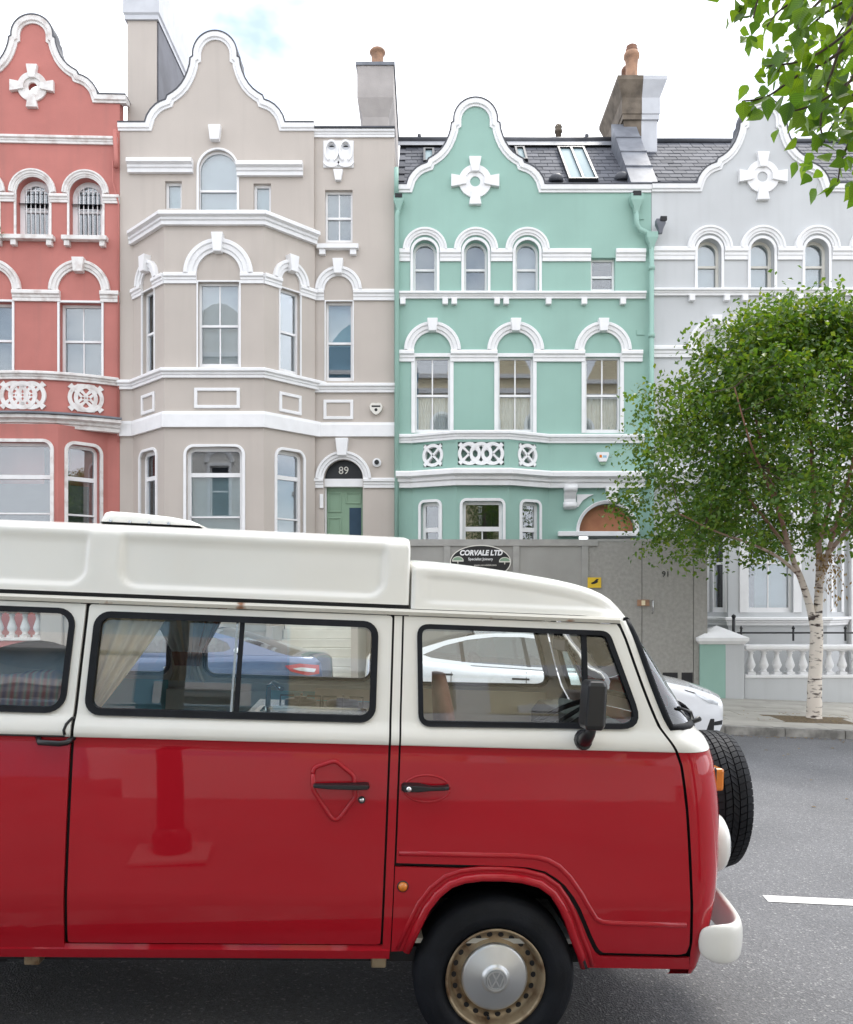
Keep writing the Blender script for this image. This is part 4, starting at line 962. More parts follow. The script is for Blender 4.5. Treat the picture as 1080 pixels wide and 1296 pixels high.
obj('shaft', MB().tube([(PX(929, 17.9), 17.9, .0), (PX(929, 17.9), 17.9, PZ(782, 17.9))], .035, 8), 'black', px_); obj('finial', MB().lathe([(.035, 0), (.05, .02), (.045, .05), (.001, .08)], (PX(929, 17.9), 17.9, PZ(782, 17.9)), 'Z', 8), 'black', px_)
xa = PX(53, WALLY)
bp_ = boundary('pink boundary wall with white balusters in front of the pink house', xa-5, xa, PZ(811, WALLY), .52, 'pinkwall', 'oldwhite', -.1)
pq = thing('gate_pier', 'plain beige gate pier between the pink balustrade and the beige garden wall', 'pier', (PX(64, WALLY), WALLY, .4))
obj('shaft', MB().box(PX(53.5, WALLY), PX(80, WALLY), WALLY-.08, WALLY+.45, -.1, 1.95), 'beige', pq); obj('cap', MB().box(PX(50, WALLY), PX(83.5, WALLY), WALLY-.14, WALLY+.51, 1.951, 2.06), 'white', pq, .03)
gwl = thing('garden_wall', 'low rendered beige garden wall beside the front steps', 'wall', (PX(200, WALLY), WALLY, .3))
obj('render', MB().box(PX(80.5, WALLY), PX(340, WALLY), WALLY, WALLY+.3, -.1, 1.5), 'beige', gwl); obj('coping', MB().box(PX(80.5, WALLY), PX(341, WALLY), WALLY-.04, WALLY+.34, 1.501, 1.58), 'white', gwl, .015)
obj('vent_grille', MB().box(PX(283, WALLY), PX(337, WALLY), WALLY-.015, WALLY-.002, 1.2, 1.38), 'slab', gwl)
# ================================================================ hoarding
HX0, HX1 = PX(505, WALLY), PX(895, WALLY)
ht = PZ(683, WALLY); HY = WALLY-.05
hd = thing('site_hoarding', 'grey painted plywood site hoarding in front of the mint green house', 'hoarding', (PX(700, WALLY), HY, gz(2)+.1))
seams = [505, 566, 653, 740, 812, 877, 895]
for a, b in zip(seams, seams[1:]):
    obj('panel', MB().box(PX(a, WALLY)+.006, PX(b, WALLY)-.006, HY, HY+.03, gz(PX(b, WALLY))+.11 if b < 890 else gz(PX(b, WALLY))+.11, ht-.02 if a < 730 else ht-.04), 'hoarding' if a < 740 else 'osb', hd)
for x in (566, 653, 740): obj('batten', MB().box(PX(x-4, WALLY), PX(x+4, WALLY), HY-.025, HY-.002, 0, ht-.13), 'batten', hd)
obj('top_rail', MB().box(HX0, PX(756, WALLY), HY-.03, HY-.002, ht-.128, ht), 'batten', hd)
obj('top_rail', MB().box(PX(756, WALLY)+.004, HX1, HY-.006, HY+.05, ht-.04, ht+.01), 'batten', hd)
obj('backing', MB().box(HX0, HX1, HY+.035, HY+.1, -.2, ht-.05), 'leaddark', hd)
obj('return_panel', MB().box(HX1-.03, HX1, HY+.031, HY+1.6, -.4, ht-.03), 'hoarding', hd)
ha = obj('hasp', MB().box(PX(806, WALLY), PX(821, WALLY), HY-.03, HY-.001, PZ(767, WALLY), PZ(759, WALLY)), 'terracotta', hd); obj('padlock', MB().box(PX(811, WALLY), PX(815, WALLY), HY-.07, HY-.03, PZ(766, WALLY), PZ(760, WALLY)), 'cream', ha)
obj('pull_handle', MB().tube([(PX(825, WALLY), HY, PZ(760, WALLY)), (PX(825, WALLY), HY-.07, PZ(761, WALLY)), (PX(825, WALLY), HY-.07, PZ(775, WALLY)), (PX(825, WALLY), HY, PZ(776, WALLY))], .014, 6), 'steel', hd)
text('house_number', '91', .16, 'black', hd, (PX(842, WALLY), HY-.004, PZ(727, WALLY)))
for a, b in ((838, 857), (862, 876)): obj('cut_out', MB().box(PX(a, WALLY), PX(b, WALLY), HY-.006, HY-.001, PZ(864, WALLY), PZ(851, WALLY)), 'black_matt', hd)
sg = thing('oval_sign', 'black oval joinery sign with white lettering and two green trees on the hoarding', 'sign', (PX(608, WALLY), HY-.03, PZ(712, WALLY)))
fs_ = Face((0, HY-.03, 0), (1, 0, 0), (0, -1, 0)); sc_ = (PX(608, WALLY), PZ(711.5, WALLY)); k = WALLY/F
obj('board', MB().ext(fs_, arc(*sc_, 37.5*k, 0, 360, 48, 20.5*k)[:-1], (), 0, .012), 'black', sg)
obj('border', MB().ext(fs_, arc(*sc_, 38.5*k, 0, 360, 48, 21.5*k)[:-1], [arc(*sc_, 37.3*k, 0, 360, 48, 20.3*k)[:-1]], 0, .014), 'offwhite', sg)
text('lettering', 'CORVALE LTD', 9.0*k, 'white', sg, (sc_[0]+.5*k, HY-.045, PZ(700.3, WALLY)), shear=.18, bold=.006, sx=.92)
text('lettering', 'Specialist Joinery', 4.6*k, 'white', sg, (sc_[0], HY-.045, PZ(708, WALLY)), bold=.001)
text('lettering', 'www.corvaleltd.com', 3.4*k, 'offwhite', sg, (sc_[0]+6*k, HY-.045, PZ(715.5, WALLY)))
for s, y in ((-28.5, 710), (30.5, 711)):
    c = (sc_[0]+s*k, PZ(y, WALLY))
    tr_ = obj('tree_outline', MB().ext(fs_, arc(*c, 7.2*k, -10, 190, 16, 5.6*k), (), .012, .015), 'offwhite', sg)
    obj('tree_emblem', MB().ext(fs_, arc(c[0], c[1]+.5*k, 6.2*k, 0, 180, 16, 4.2*k), (), .015, .018), 'doorgreen', tr_); obj('tree_stem', MB().ext(fs_, rect(c[0]-.5*k, c[0]+.5*k, c[1]-3.5*k, c[1]-.5*k), (), .012, .016), 'offwhite', tr_)
paint('signyellow', (.75, .50, .03), .5, .03, 3)
ys = tag(obj('warning_sign', MB().fbox(fs_, PX(743, WALLY), PX(760, WALLY), PZ(744, WALLY), PZ(731, WALLY), 0, .008), 'signyellow'), 'small yellow warning sign with a black mark on the hoarding', 'sign')
bp2 = [(747, 738), (751, 736), (754, 733), (757, 733), (755.5, 735), (756, 737), (752, 739), (748, 739.5)]
obj('pictogram', MB().ext(fs_, [(PX(a, WALLY), PZ(b, WALLY)) for a, b in bp2], (), .008, .011), 'black_matt', ys)
# ================================================================ the other side of the street (seen in reflections)
NY = -3.6
FN = Face((0, NY, 0), (-1, 0, 0), (0, 1, 0))
def near_house(label, xa, xb, matw, off, arch=True):
    h_ = thing('terraced_house', label, 'house', ((xa+xb)/2, NY, gz((xa+xb)/2)+.1), 'houses on the near side')
    w_ = xb-xa; cx = (xa+xb)/2; n = 3; zb = gz(cx)+off
    ops, hs = [], []
    for fl_, (b0, b1) in enumerate(((1.5, 3.8), (5.4, 7.8), (9.2, 11.2))):
        for k in range(n):
            c = xa+w_*(k+.5)/n; ops.append((c, b0+zb, b1+zb, fl_))
            hs.append(outline(-c-.45, -c+.45, b0+zb, b1+zb, 'arch' if fl_ == 2 else 'flat'))
    top = 13.2+zb
    gab = [(-cx-w_*.3, top), *[(-cx-w_*.3+w_*.6*t_, top+2.3*math.sin(math.pi*t_)**.8) for t_ in (.1, .2, .3, .4, .5, .6, .7, .8, .9)], (-cx+w_*.3, top)]
    wall(h_, FN, [(-xb, -.5), (-xa, -.5), (-xa, top), *reversed(gab), (-xb, top)], hs, matw)
    for c, b0, b1, fl_ in ops:
        tp = 'arch' if fl_ == 2 else 'flat'
        w = obj('window', MB().ext(FN, outline(-c-.45, -c+.45, b0, b1, tp), [outline(-c-.45, -c+.45, b0, b1, tp, .06)], -.2, -.1), 'white', h_)
        obj('sash_rail', MB().fbox(FN, -c-.39, -c+.39, (b0+b1)/2-.03, (b0+b1)/2+.03, -.19, -.11), 'white', w)
        obj('pane', MB().ext(FN, outline(-c-.45, -c+.45, b0, b1, tp, .05), (), -.17, -.165), 'room', w)
        surround(h_, FN, -c-.45, -c+.45, b0, b1, tp, w=.13, out=.05)
        if fl_ == 1: archmould(h_, FN, -c, b1+.15, .5, .7, .1)
    for z in (4.5, 8.5, 12.2): obj('string_course', MB().fbox(FN, -xb, -xa, z+zb, z+zb+.25, -.02, .12), 'white', h_)
    obj('parapet_coping', MB().fbox(FN, -xb, -xa, top-.25, top-.05, -.02, .15), 'white', h_)
    obj('side_wall', MB().box(xa, xa+.2, NY-6, NY-.29, -.5, top-.3), matw, h_); obj('side_wall', MB().box(xb-.2, xb, NY-6, NY-.29, -.5, top-.3), matw, h_)
    obj('roof', MB().add([(xa, NY-.3, top-.3), (xb, NY-.3, top-.3), (xb, NY-6, top-.3), (xa, NY-6, top-.3)], [(0, 1, 2, 3)]), 'slatebed', h_)
    for k in (0.33, .67): obj('pilaster', MB().fbox(FN, -(xa+w_*k)-.22, -(xa+w_*k)+.22, 0, 4.4+zb, -.02, .16), 'white', h_)
near_house('pale cream terraced house opposite, reflected left in the van paint', -13, -6.6, 'palewall', .0)
near_house('sky blue terraced house on the near side of the street', -6.6, -.4, 'skyblue', .0)
near_house('mustard yellow terraced house on the near side of the street', -.4, 6.6, 'cream', .0)
near_house('straw yellow terraced house at the lower end of the near side', 6.6, 13.6, 'cream', .0)
nw = thing('garden_wall', 'long low white garden wall along the near pavement', 'wall', (0, -1.75, .1))
for xa, xb in ((-13, -3.2), (-2, 3.4), (4.6, 13)):
    mb = MB(); mb.add([(x, y, gz(x)+z) for x in (xa, xb) for y in (-1.9, -1.6) for z in (-.1, .95)], [(0, 1, 3, 2), (4, 6, 7, 5), (0, 4, 5, 1), (2, 3, 7, 6), (0, 2, 6, 4), (1, 5, 7, 3)]); obj('render', mb, 'palewall', nw)
lpst = thing('lamp_post', 'dark street lamp post with a square base on the near pavement', 'lamp post', (-1.24, 1.1, gz(-1.6)+.12))
obj('base', MB().lathe([(.12, 0), (.12, .2), (.1, .25), (.086, .28)], (-1.24, 1.1, gz(-1.6)+.1), 'Z', 16), 'black', lpst); obj('column', MB().tube([(-1.24, 1.1, .36), (-1.24, 1.1, 5.6)], [.085, .05], 12), 'black', lpst)
ln_ = obj('lantern', MB().lathe([(.06, 0), (.2, .12), (.24, .5), (.14, .66), (.03, .8)], (-1.24, 1.1, 5.6), 'Z', 10), 'black', lpst)
obj('ground_plate', MB().box(-1.47, -1.01, .88, 1.32, gz(-1.6)+.12, gz(-1.6)+.14), 'slab', lpst)
# ================================================================ camper van (local x = forwards, y = away from the camera side, z = up)
TH = math.atan(.083)
VO = Vector((.269, 3.36, gz(.269)))
van = thing('camper_van', 'vintage red and white camper van with raised roof and nose-mounted spare wheel', 'van', VO)
OFF[van.name] = Vector((0, 0, 0))
ux = Vector((math.cos(TH), math.sin(TH), -.04)).normalized(); uw = Vector((-math.sin(TH), math.cos(TH), 0)); uz = ux.cross(uw).normalized()
van.matrix_world = Matrix(((ux.x, uw.x, uz.x, VO.x), (ux.y, uw.y, uz.y, VO.y), (ux.z, uw.z, uz.z, VO.z), (0, 0, 0, 1)))
VW_, BELT, UR = 1.70, 1.25, -3.4
SH = [(.30, .085), (.36, .062), (.44, .036), (.52, .018), (.62, .003), (.66, -.001), (.9, -.004), (1.1, 0), (1.2, .004), (1.244, .009), (1.252, -.003), (1.27, -.005), (1.29, .0), (1.31, .01), (1.335, .026), (1.38, .039), (1.5, .066), (1.75, .128), (1.8, .14), (2.2, .2)]
def interp(x, tab):
    if x <= tab[0][0]: return tab[0][1]
    for (a, b), (c, d) in zip(tab, tab[1:]):
        if x <= c: return b+(d-b)*(x-a)/(c-a)
    return tab[-1][1]
def wside(z): return interp(z, SH)
def roundpoly(pts, rad, n=6):
    o = []; m = len(pts)
    for i, p in enumerate(pts):
        r = rad[i] if isinstance(rad, (list, tuple)) else rad
        p = Vector(p); a = (Vector(pts[i-1])-p).normalized(); b = (Vector(pts[(i+1) % m])-p).normalized()
        if r <= 0: o.append(tuple(p)); continue
        ang = math.acos(max(-1, min(1, a.dot(b)))); t = r/math.tan(ang/2)
        for k in range(n+1):
            q = k/n; A = p+a*t; B = p+b*t
            o.append(tuple(A*(1-q)**2+p*2*q*(1-q)+B*q*q))
    return o
def panel(name, poly, holes, mats, parent, off=0, side=0, dz=.045, du=.12, rim=.014, split=BELT, wf=None, label=None):
    """sheet-metal panel: flat outline in (u,z) with holes, sliced finely and laid on the curved body side"""
    wf = wf or (lambda u, z: wside(z))
    loops = [list(poly)]+[list(h) for h in holes]
    tri = tessellate_polygon([[Vector((p[0], p[1], 0)) for p in lp] for lp in loops])
    flat = [p for lp in loops for p in lp]
    bm = bmesh.new(); vs = [bm.verts.new((p[0], 0, p[1])) for p in flat]
    for t in tri:
        try: bm.faces.new([vs[i] for i in t])
        except ValueError: pass
    us = [p[0] for p in flat]; zs = [p[1] for p in flat]
    def cut(co, no): bmesh.ops.bisect_plane(bm, geom=bm.verts[:]+bm.edges[:]+bm.faces[:], plane_co=co, plane_no=no, dist=1e-5)
    zz = min(zs)+dz/2
    cuts = []
    while zz < max(zs): cuts.append(zz); zz += dz
    for q in (1.2, 1.244, 1.252, 1.27, 1.29, 1.31, 1.335, .62, .66): cuts.append(q)
    if split: cuts.append(split)
    for q in cuts:
        if min(zs) < q < max(zs): cut((0, 0, q), (0, 0, 1))
    q = min(us)+du/2
    while q < max(us): cut((q, 0, 0), (1, 0, 0)); q += du
    for f in bm.faces:
        c = f.calc_center_median(); f.material_index = 1 if (split and c.z > split) else 0; f.smooth = True
    for v in bm.verts:
        w = wf(v.co.x, v.co.z)+off
        v.co.y = w if side == 0 else VW_-w
    bm.normal_update()
    for f in bm.faces:
        if (f.normal.y > 0) == (side == 0): f.normal_flip()
    if rim:
        sg = 1 if side == 0 else -1
        for e in [e for e in bm.edges if len(e.link_faces) == 1]:
            a, b = e.verts; mi_ = e.link_faces[0].material_index
            q = [bm.verts.new(a.co), bm.verts.new(b.co), bm.verts.new(b.co+Vector((0, rim*sg, 0))), bm.verts.new(a.co+Vector((0, rim*sg, 0)))]
            nf = bm.faces.new(q); nf.material_index = mi_
    me = bpy.data.meshes.new(name); bm.to_mesh(me); bm.free()
    for m in (mats if isinstance(mats, (list, tuple)) else [mats]): me.materials.append(MATS[m])
    o = link(name, me, parent)
    if label: o['label'] = label
    return o
RW = ['vanred', 'vanwhite']
def wring(parent, outer, width, side=0, pane='van_glass', mat='rubber', inner=None):
    """rubber seal round an opening plus its pane"""
    c = Vector((sum(p[0] for p in outer)/len(outer), sum(p[1] for p in outer)/len(outer)))
    us = [p[0] for p in outer]; zs = [p[1] for p in outer]; hu = (max(us)-min(us))/2; hz = (max(zs)-min(zs))/2
    if inner is None:
        inner = []
        m = len(outer)
        for i, p in enumerate(outer):
            a, b = Vector(outer[i-1]), Vector(outer[(i+1) % m]); t = b-a
            if t.length < 1e-6: t = Vector((1, 0))
            nrm = Vector((-t.y, t.x)).normalized()
            if nrm.dot(c-Vector(p)) < 0: nrm = -nrm
            inner.append((p[0]+nrm.x*width, p[1]+nrm.y*width))
    s = panel('window_seal', outer, [inner], mat, parent, -.010, side, split=None, rim=.03, dz=.06)
    g = panel('window_pane', inner, [], pane, parent, .008, side, split=None, rim=0, dz=.08, du=.3)
    return inner
# --- near side
qw = rrect(-2.95, -1.703, 1.335, 1.733, .07)
archr = arc(-2.41, .33, .40, 0, 180, 20)
qp = panel('quarter_panel', [(UR+.1, .44), (-2.85, .44)]+list(reversed(archr))[0:0]+list(reversed(arc(-2.41, .40, .42, 0, 180, 20)))+[(-1.98, .44), (-1.672, .44), (-1.672, 1.752), (UR+.1, 1.752)], [qw], RW, van)
wring(qp, qw, .022)
sdw = rrect(-1.632, -.522, 1.332, 1.727, .06)
sd = panel('sliding_door', rrect(-1.658, -.468, .462, 1.752, .012, 3), [sdw], RW, van, label='red and white sliding side door with black lever handle')
wring(sd, sdw, .026)
for u, t, m_ in ((-1.063, .009, 'rubber'), (-1.082, .004, 'steel')): panel('window_divider', rect(u-t, u+t, 1.35, 1.71), [], m_, sd, .0, split=None, rim=.012)
bpst = panel('door_post', rect(-.459, -.428, .432, 1.752), [], RW, van)
dpoly = [(-.420, 1.752), (-.420, .793), (-.115, .789), (.02, .787), (.10, .783), (.169, .768), (.215, .742), (.251, .714), (.29, .667), (.318, .623), (.346, .566), (.372, .511), (.397, .465), (.412, .444), (.43, .432), (.745, .425), (.772, .432), (.781, .466), (.770, .6), (.754, .785), (.733, 1.006), (.718, 1.11), (.704, 1.193), (.687, 1.24), (.66, 1.283), (.637, 1.315), (.613, 1.350), (.58, 1.43), (.552, 1.505), (.52, 1.60), (.491, 1.689), (.472, 1.735), (.46, 1.752)]
dwin = roundpoly([(-.353, 1.324), (.560, 1.336), (.425, 1.724), (-.368, 1.724)], [.05, .075, .05, .05])
fd = panel('front_door', dpoly, [dwin], RW, van, label='red and white front door with black mirror and quarter light')
wring(fd, dwin, .02)
panel('window_divider', rect(.311, .331, 1.345, 1.708), [], 'rubber', fd, -.004, split=None, rim=.02)
arch_in = [(.357, .369), (.335, .43), (.303, .497), (.272, .575), (.24, .635), (.204, .684), (.15, .72), (.076, .738), (0, .744), (-.082, .743), (-.15, .734), (-.206, .714), (-.255, .672), (-.295, .616), (-.33, .53), (-.364, .435)]
low = [(-.424, .778), (-.115, .774), (.02, .772), (.10, .768), (.16, .754), (.203, .728), (.238, .701), (.277, .655), (.304, .612), (.332, .556), (.357, .502), (.382, .456), (.398, .432), (.42, .416), (.745, .409), (.79, .412), (.80, .356), (.367, .362)]
ap = panel('front_wing', low+arch_in+[(-.424, .432)], [], 'vanred', van, split=None, dz=.03, du=.06, wf=lambda u, z: wside(z))
def wpath(pts, off): return [(u, wside(z)+off, z) for u, z in pts]
obj('wheel_arch_lip', MB().tube(wpath(arch_in, -.002), .017, 10), 'vanred', ap)
lip2 = [(u*1.10-.0, .33+(z-.33)*1.075) for u, z in arch_in]
obj('wheel_arch_lip', MB().tube(wpath(lip2, .006), .011, 8), 'vanred', ap)
sw = [(-.411, .831), (-.2, .829), (.05, .828), (.13, .824), (.18, .812), (.225, .788), (.268, .748), (.316, .685), (.35, .63), (.384, .580), (.41, .566), (.45, .561), (.6, .558), (.758, .556)]
obj('swage_line', MB().tube(wpath(sw, .006), .0125, 8), 'vanred', fd)
# wheel well
obj('wheel_well', MB().sweep([(u, z) for u, z in arch_in], [(0, .03), (0, .55), (.01, .55), (.01, .03)], lambda x, y, d: Vector((x, d, y))), 'black_matt', van)
obj('wheel_well', MB().box(-.42, .42, .55, .56, .3, .8), 'black_matt', van)
obj('wheel_well', MB().sweep(arc(-2.41, .40, .425, 0, 180, 20), [(0, .03), (0, .24), (.01, .24), (.01, .03)], lambda x, y, d: Vector((x, d, y))), 'black_matt', van)
obj('wheel_well', MB().box(-2.86, -1.96, .236, .246, .3, .84), 'black_matt', van)
obj('sill', MB().sweep([(UR+.2, 0), (-2.86, 0)], [(.036, .4), (.03, .436), (.06, .436), (.06, .4)], lambda x, y, d: Vector((x, -y+0, d))) if False else MB().add([(u, w, z) for u in (-1.96, -.43) for w, z in ((.04, .455), (.034, .436), (.046, .40), (.12, .39), (.12, .455))], [(0, 1, 6, 5), (1, 2, 7, 6), (2, 3, 8, 7), (3, 4, 9, 8), (0, 4, 9, 5)]), 'vanred', van)
obj('jacking_point', MB().box(-.5, -.44, .06, .14, .355, .4), 'rimrust', van, .008); obj('jacking_point', MB().box(-1.83, -1.77, .06, .14, .36, .4), 'rimrust', van, .008)
# dark structure behind the panel gaps
def shell_strip(u0, u1, z0, z1, mat='black_matt', off=.022): return panel('inner_frame', rect(u0, u1, z0, z1), [], mat, van, off, split=None, rim=0)
shell_strip(-1.70, -1.63, .44, 1.755); shell_strip(-.49, -.40, .43, 1.755); shell_strip(UR+.15, -.4, .43, .5)
panel('inner_frame', [(.40, .42), (.47, .42), (.47, .47), (.40, .47)], [], 'black_matt', van, .022, split=None, rim=0)
panel('inner_frame', low[:15]+[(.74, .47), (.45, .47), (.39, .56), (.35, .66), (.30, .72), (.2, .80), (.1, .82), (-.42, .82)], [], 'black_matt', van, .025, split=None, rim=0)
panel('inner_frame', [(.72, .40), (.83, .40), (.82, .6), (.80, .8), (.77, 1.05), (.74, 1.2), (.69, 1.31), (.64, 1.36), (.58, 1.5), (.52, 1.68), (.49, 1.76), (.44, 1.76), (.47, 1.68), (.53, 1.5), (.59, 1.36), (.64, 1.28), (.68, 1.2), (.70, 1.05), (.74, .8), (.74, .6)], [], 'black_matt', van, .03, split=None, rim=0)
# --- far side
fw1 = rrect(-2.95, -1.655, 1.335, 1.727, .07); fw2 = rrect(-1.47, -.50, 1.335, 1.727, .07); fw3 = roundpoly([(-.353, 1.324), (.560, 1.336), (.425, 1.724), (-.368, 1.724)], [.05, .075, .05, .05])
fs_poly = [(UR+.1, .44), (-.36, .44)]+list(reversed(arch_in))+[(.80, .36), (.772, .6), (.756, .785), (.735, 1.006), (.706, 1.193), (.66, 1.285), (.613, 1.35), (.552, 1.505), (.491, 1.69), (.46, 1.752), (UR+.1, 1.752)]
fsd = panel('far_side', fs_poly, [fw1, fw2, fw3], RW, van, 0, 1)
for q in (fw1, fw2, fw3): wring(fsd, q, .022, 1)
# inside trim of the far side
def trim(u0, u1, z0, z1, mat, off=.05): return obj('interior_trim', MB().add([(u, VW_-wside(z)-off-k, z) for u in (u0, u1) for z in (z0, z1) for k in (0, .02)], [(0, 1, 3, 2), (4, 6, 7, 5), (0, 4, 5, 1), (2, 3, 7, 6), (0, 2, 6, 4), (1, 5, 7, 3)]), mat, fsd)
trim(UR+.2, -1.66, .5, 1.315, 'teal'); trim(-1.655, -1.1, .5, 1.27, 'panelgrey', .12); trim(-1.09, -.44, .5, 1.28, 'teal', .12); trim(-.43, .52, .5, 1.31, 'vaninside')
trim(-1.64, -1.48, 1.3, 1.75, 'vaninside', .02); trim(UR+.2, -.45, 1.275, 1.312, 'panelgrey', .04)
# --- nose
NS = 2.6
US = [(.33, .795), (.36, .80), (.43, .790), (.466, .793), (.6, .782), (.785, .766), (1.006, .745), (1.11, .730), (1.193, .716), (1.24, .699), (1.283, .672), (1.315, .649), (1.35, .625), (1.43, .592), (1.505, .564), (1.6, .532), (1.689, .503), (1.735, .484), (1.78, .465)]
UF = [(.33, .88), (.40, .93), (.5, .965), (.6, .99), (.75, 1.015), (.95, 1.02), (1.1, 1.005), (1.2, .985), (1.25, .967), (1.29, .945), (1.32, .915), (1.345, .885), (1.45, .818), (1.6, .71), (1.77, .565)]
def nose(z, q):
    """q 0..1 from the near side round to the far side"""
    a = interp(z, US); b = interp(z, UF); ws = wside(z); m = VW_/2
    ph = R(90)*(1-2*q) if q <= .5 else R(90)*(2*q-1)
    c, s = max(0, math.cos(ph))**(2/NS), max(0, math.sin(ph))**(2/NS)
    w = m-(m-ws)*s
    return Vector((a+(b-a)*c, w if q <= .5 else VW_-w, z))
def noseskin(name, zs, qs, mat, parent, smooth=True, label=None):
    n = len(qs); vs = [nose(z, q) for z in zs for q in qs]
    o = obj(name, MB().add(vs, [(i*n+j, i*n+j+1, (i+1)*n+j+1, (i+1)*n+j) for i in range(len(zs)-1) for j in range(n-1)], smooth), mat, parent, label=label)
    return o
qall = [.5*(1-math.cos(math.pi*i/44)) for i in range(45)]
nr = noseskin('nose_panel', [.34, .38, .43, .48, .53, .58, .64, .7, .78, .86, .94, 1.02, 1.09, 1.15, 1.2, 1.23, 1.2485], qall, 'vanred', van)
noseskin('cowl', [1.2505, 1.262, 1.275, 1.288, 1.30, 1.315, 1.33, 1.345], qall, 'vanwhite', van)
def qsplit(z):
    d = interp(z, UF)-interp(z, US); fr = min(.62, max(.14, .042/d)); ph = math.acos(fr**(NS/2)); return (1-ph/R(90))/2
zs = [1.345+(1.768-1.345)*i/12 for i in range(13)]
for sgn in (0, 1):
    n = 7; vs = []
    for z in zs:
        qs_ = qsplit(z)
        for k in range(n):
            q = qs_*k/(n-1); vs.append(nose(z, q if sgn == 0 else 1-q))
    obj('windscreen_pillar', MB().add(vs, [(i*n+j, i*n+j+1, (i+1)*n+j+1, (i+1)*n+j) for i in range(12) for j in range(n-1)], True), 'vanwhite', van)
vs = []; n = 25
for z in zs:
    qs_ = qsplit(z)
    for k in range(n): vs.append(nose(z, qs_+(1-2*qs_)*k/(n-1)))
scr = obj('windscreen', MB().add(vs, [(i*n+j, i*n+j+1, (i+1)*n+j+1, (i+1)*n+j) for i in range(12) for j in range(n-1)], True), 'screen_glass', van)
edge = [nose(z, qsplit(z)) for z in reversed(zs)]+[nose(zs[0], qsplit(zs[0])+(1-2*qsplit(zs[0]))*k/16) for k in range(1, 16)]+[nose(z, 1-qsplit(z)) for z in zs]+[nose(zs[-1], 1-qsplit(zs[-1])-(1-2*qsplit(zs[-1]))*k/16) for k in range(1, 17)]
obj('windscreen_seal', MB().tube(edge, .015, 8), 'rubber', scr)
for w0, w1 in ((.42, .22), (1.0, .75)):
    a = nose(1.34, .32 if w0 < .8 else .58)+Vector((.03, 0, .0)); bq = nose(1.42, .12 if w0 < .8 else .4)+Vector((.012, 0, 0))
    wp = obj('wiper', MB().tube([a, a*.5+bq*.5+Vector((.02, 0, .01)), bq], .007, 6), 'black', scr)
a = nose(1.345, .2); obj('wiper', MB().tube([a+Vector((.0, .02, -.005)), a+Vector((.045, .02, .025)), a+Vector((.075, .08, .012)), a+Vector((.03, .12, -.02))], .009, 6), 'black', scr)
hl = []
for w in (.30, VW_-.30):
    h_ = obj('headlight', MB().lathe([(.13, -.10), (.128, .0), (.118, .022), (.112, .025)], (.985, w, .815), 'X', 28), 'headwhite', van)
    obj('lens', MB().lathe([(.112, .02), (.10, .034), (.06, .047), (.001, .052)], (.985, w, .815), 'X', 24), 'clearlens', h_)
    i_ = obj('indicator', MB().box(.90, .966, w-.13, w+.03, 1.062, 1.158), 'amber', van, .012)
    obj('indicator_base', MB().box(.88, .932, w-.134, w+.034, 1.057, 1.163), 'black', i_, .01)
obj('fresh_air_grille', MB().box(.955, .99, .42, VW_-.42, 1.075, 1.145), 'black_matt', van)
# bumper: blade that wraps round the corner
half = [(.812, .022), (.865, .0), (.91, -.006), (.948, .008), (.980, .042), (1.003, .09), (1.022, .17), (1.045, .30), (1.075, .5), (1.085, .85)]
bpth = half+[(u, VW_-w) for u, w in reversed(half[:-1])]
def bumper():
    vs = []; n = len(bpth); K = 14
    for i, (u, w) in enumerate(bpth):
        p0 = Vector(bpth[max(0, i-1)]); p1 = Vector(bpth[min(n-1, i+1)]); t = (p1-p0).normalized(); nn = Vector((t.y, -t.x))
        e = min(i, n-1-i); hgt = (.055, .076, .082, .082)[min(e, 3)]; dep = (.012, .022, .027, .028)[min(e, 3)]
        for k in range(K):
            a = 2*math.pi*k/K; ca, sa = math.cos(a), math.sin(a)
            d = dep*(abs(ca)**.7)*(1 if ca > 0 else -.55); h2 = hgt*(abs(sa)**.8)*(1 if sa > 0 else -1)
            vs.append((u+nn.x*d, w+nn.y*d, .488+h2))
    return MB().add(vs, [(i*K+j, i*K+(j+1) % K, (i+1)*K+(j+1) % K, (i+1)*K+j) for i in range(n-1) for j in range(K)]+[tuple(range(K)), tuple(range((n-1)*K, n*K))], True)
bo = obj('bumper', bumper(), 'bumperwhite', van)
s_ = bo.modifiers.new('smooth', 'SUBSURF'); s_.levels = 1; s_.render_levels = 2
obj('bumper_valance', MB().add([nose(z, q)+Vector((0, 0, 0)) for z in (.335, .36) for q in qall]+[nose(.335, q)+Vector((-.1, 0, .0)) for q in qall], [(j, j+1, 45+j+1, 45+j) for j in range(44)]+[(j, j+1, 90+j+1, 90+j) for j in range(44)], True), 'vanred', van)
# --- roofs
def roof_section(zt, w0, z0, r, crown, nside=24):
    pts = []
    for i in range(nside+1):
        t = i/nside; pts.append((w0+.032*t, z0+(zt-r-z0)*t))
    wa = w0+.032
    for i in range(1, 9):
        a = R(90*i/8); pts.append((wa+r*1.25*(1-math.cos(a)), zt-r+r*math.sin(a)))
    wb = wa+r*1.25
    for i in range(1, 8):
        t = i/8; pts.append((wb+(VW_/2-wb)*t, zt+crown*math.sin(t*math.pi/2)))
    pts.append((VW_/2, zt+crown))
    return pts+[(VW_-a, b) for a, b in reversed(pts[:-1])]
def sdrr(u, z, u0, u1, z0, z1, r):
    cu, cz = (u0+u1)/2, (z0+z1)/2; qx = abs(u-cu)-((u1-u0)/2-r); qz = abs(z-cz)-((z1-z0)/2-r)
    return math.hypot(max(qx, 0), max(qz, 0))+min(max(qx, qz), 0)-r
def smst(a, b, x): t = max(0, min(1, (x-a)/(b-a))); return t*t*(3-2*t)
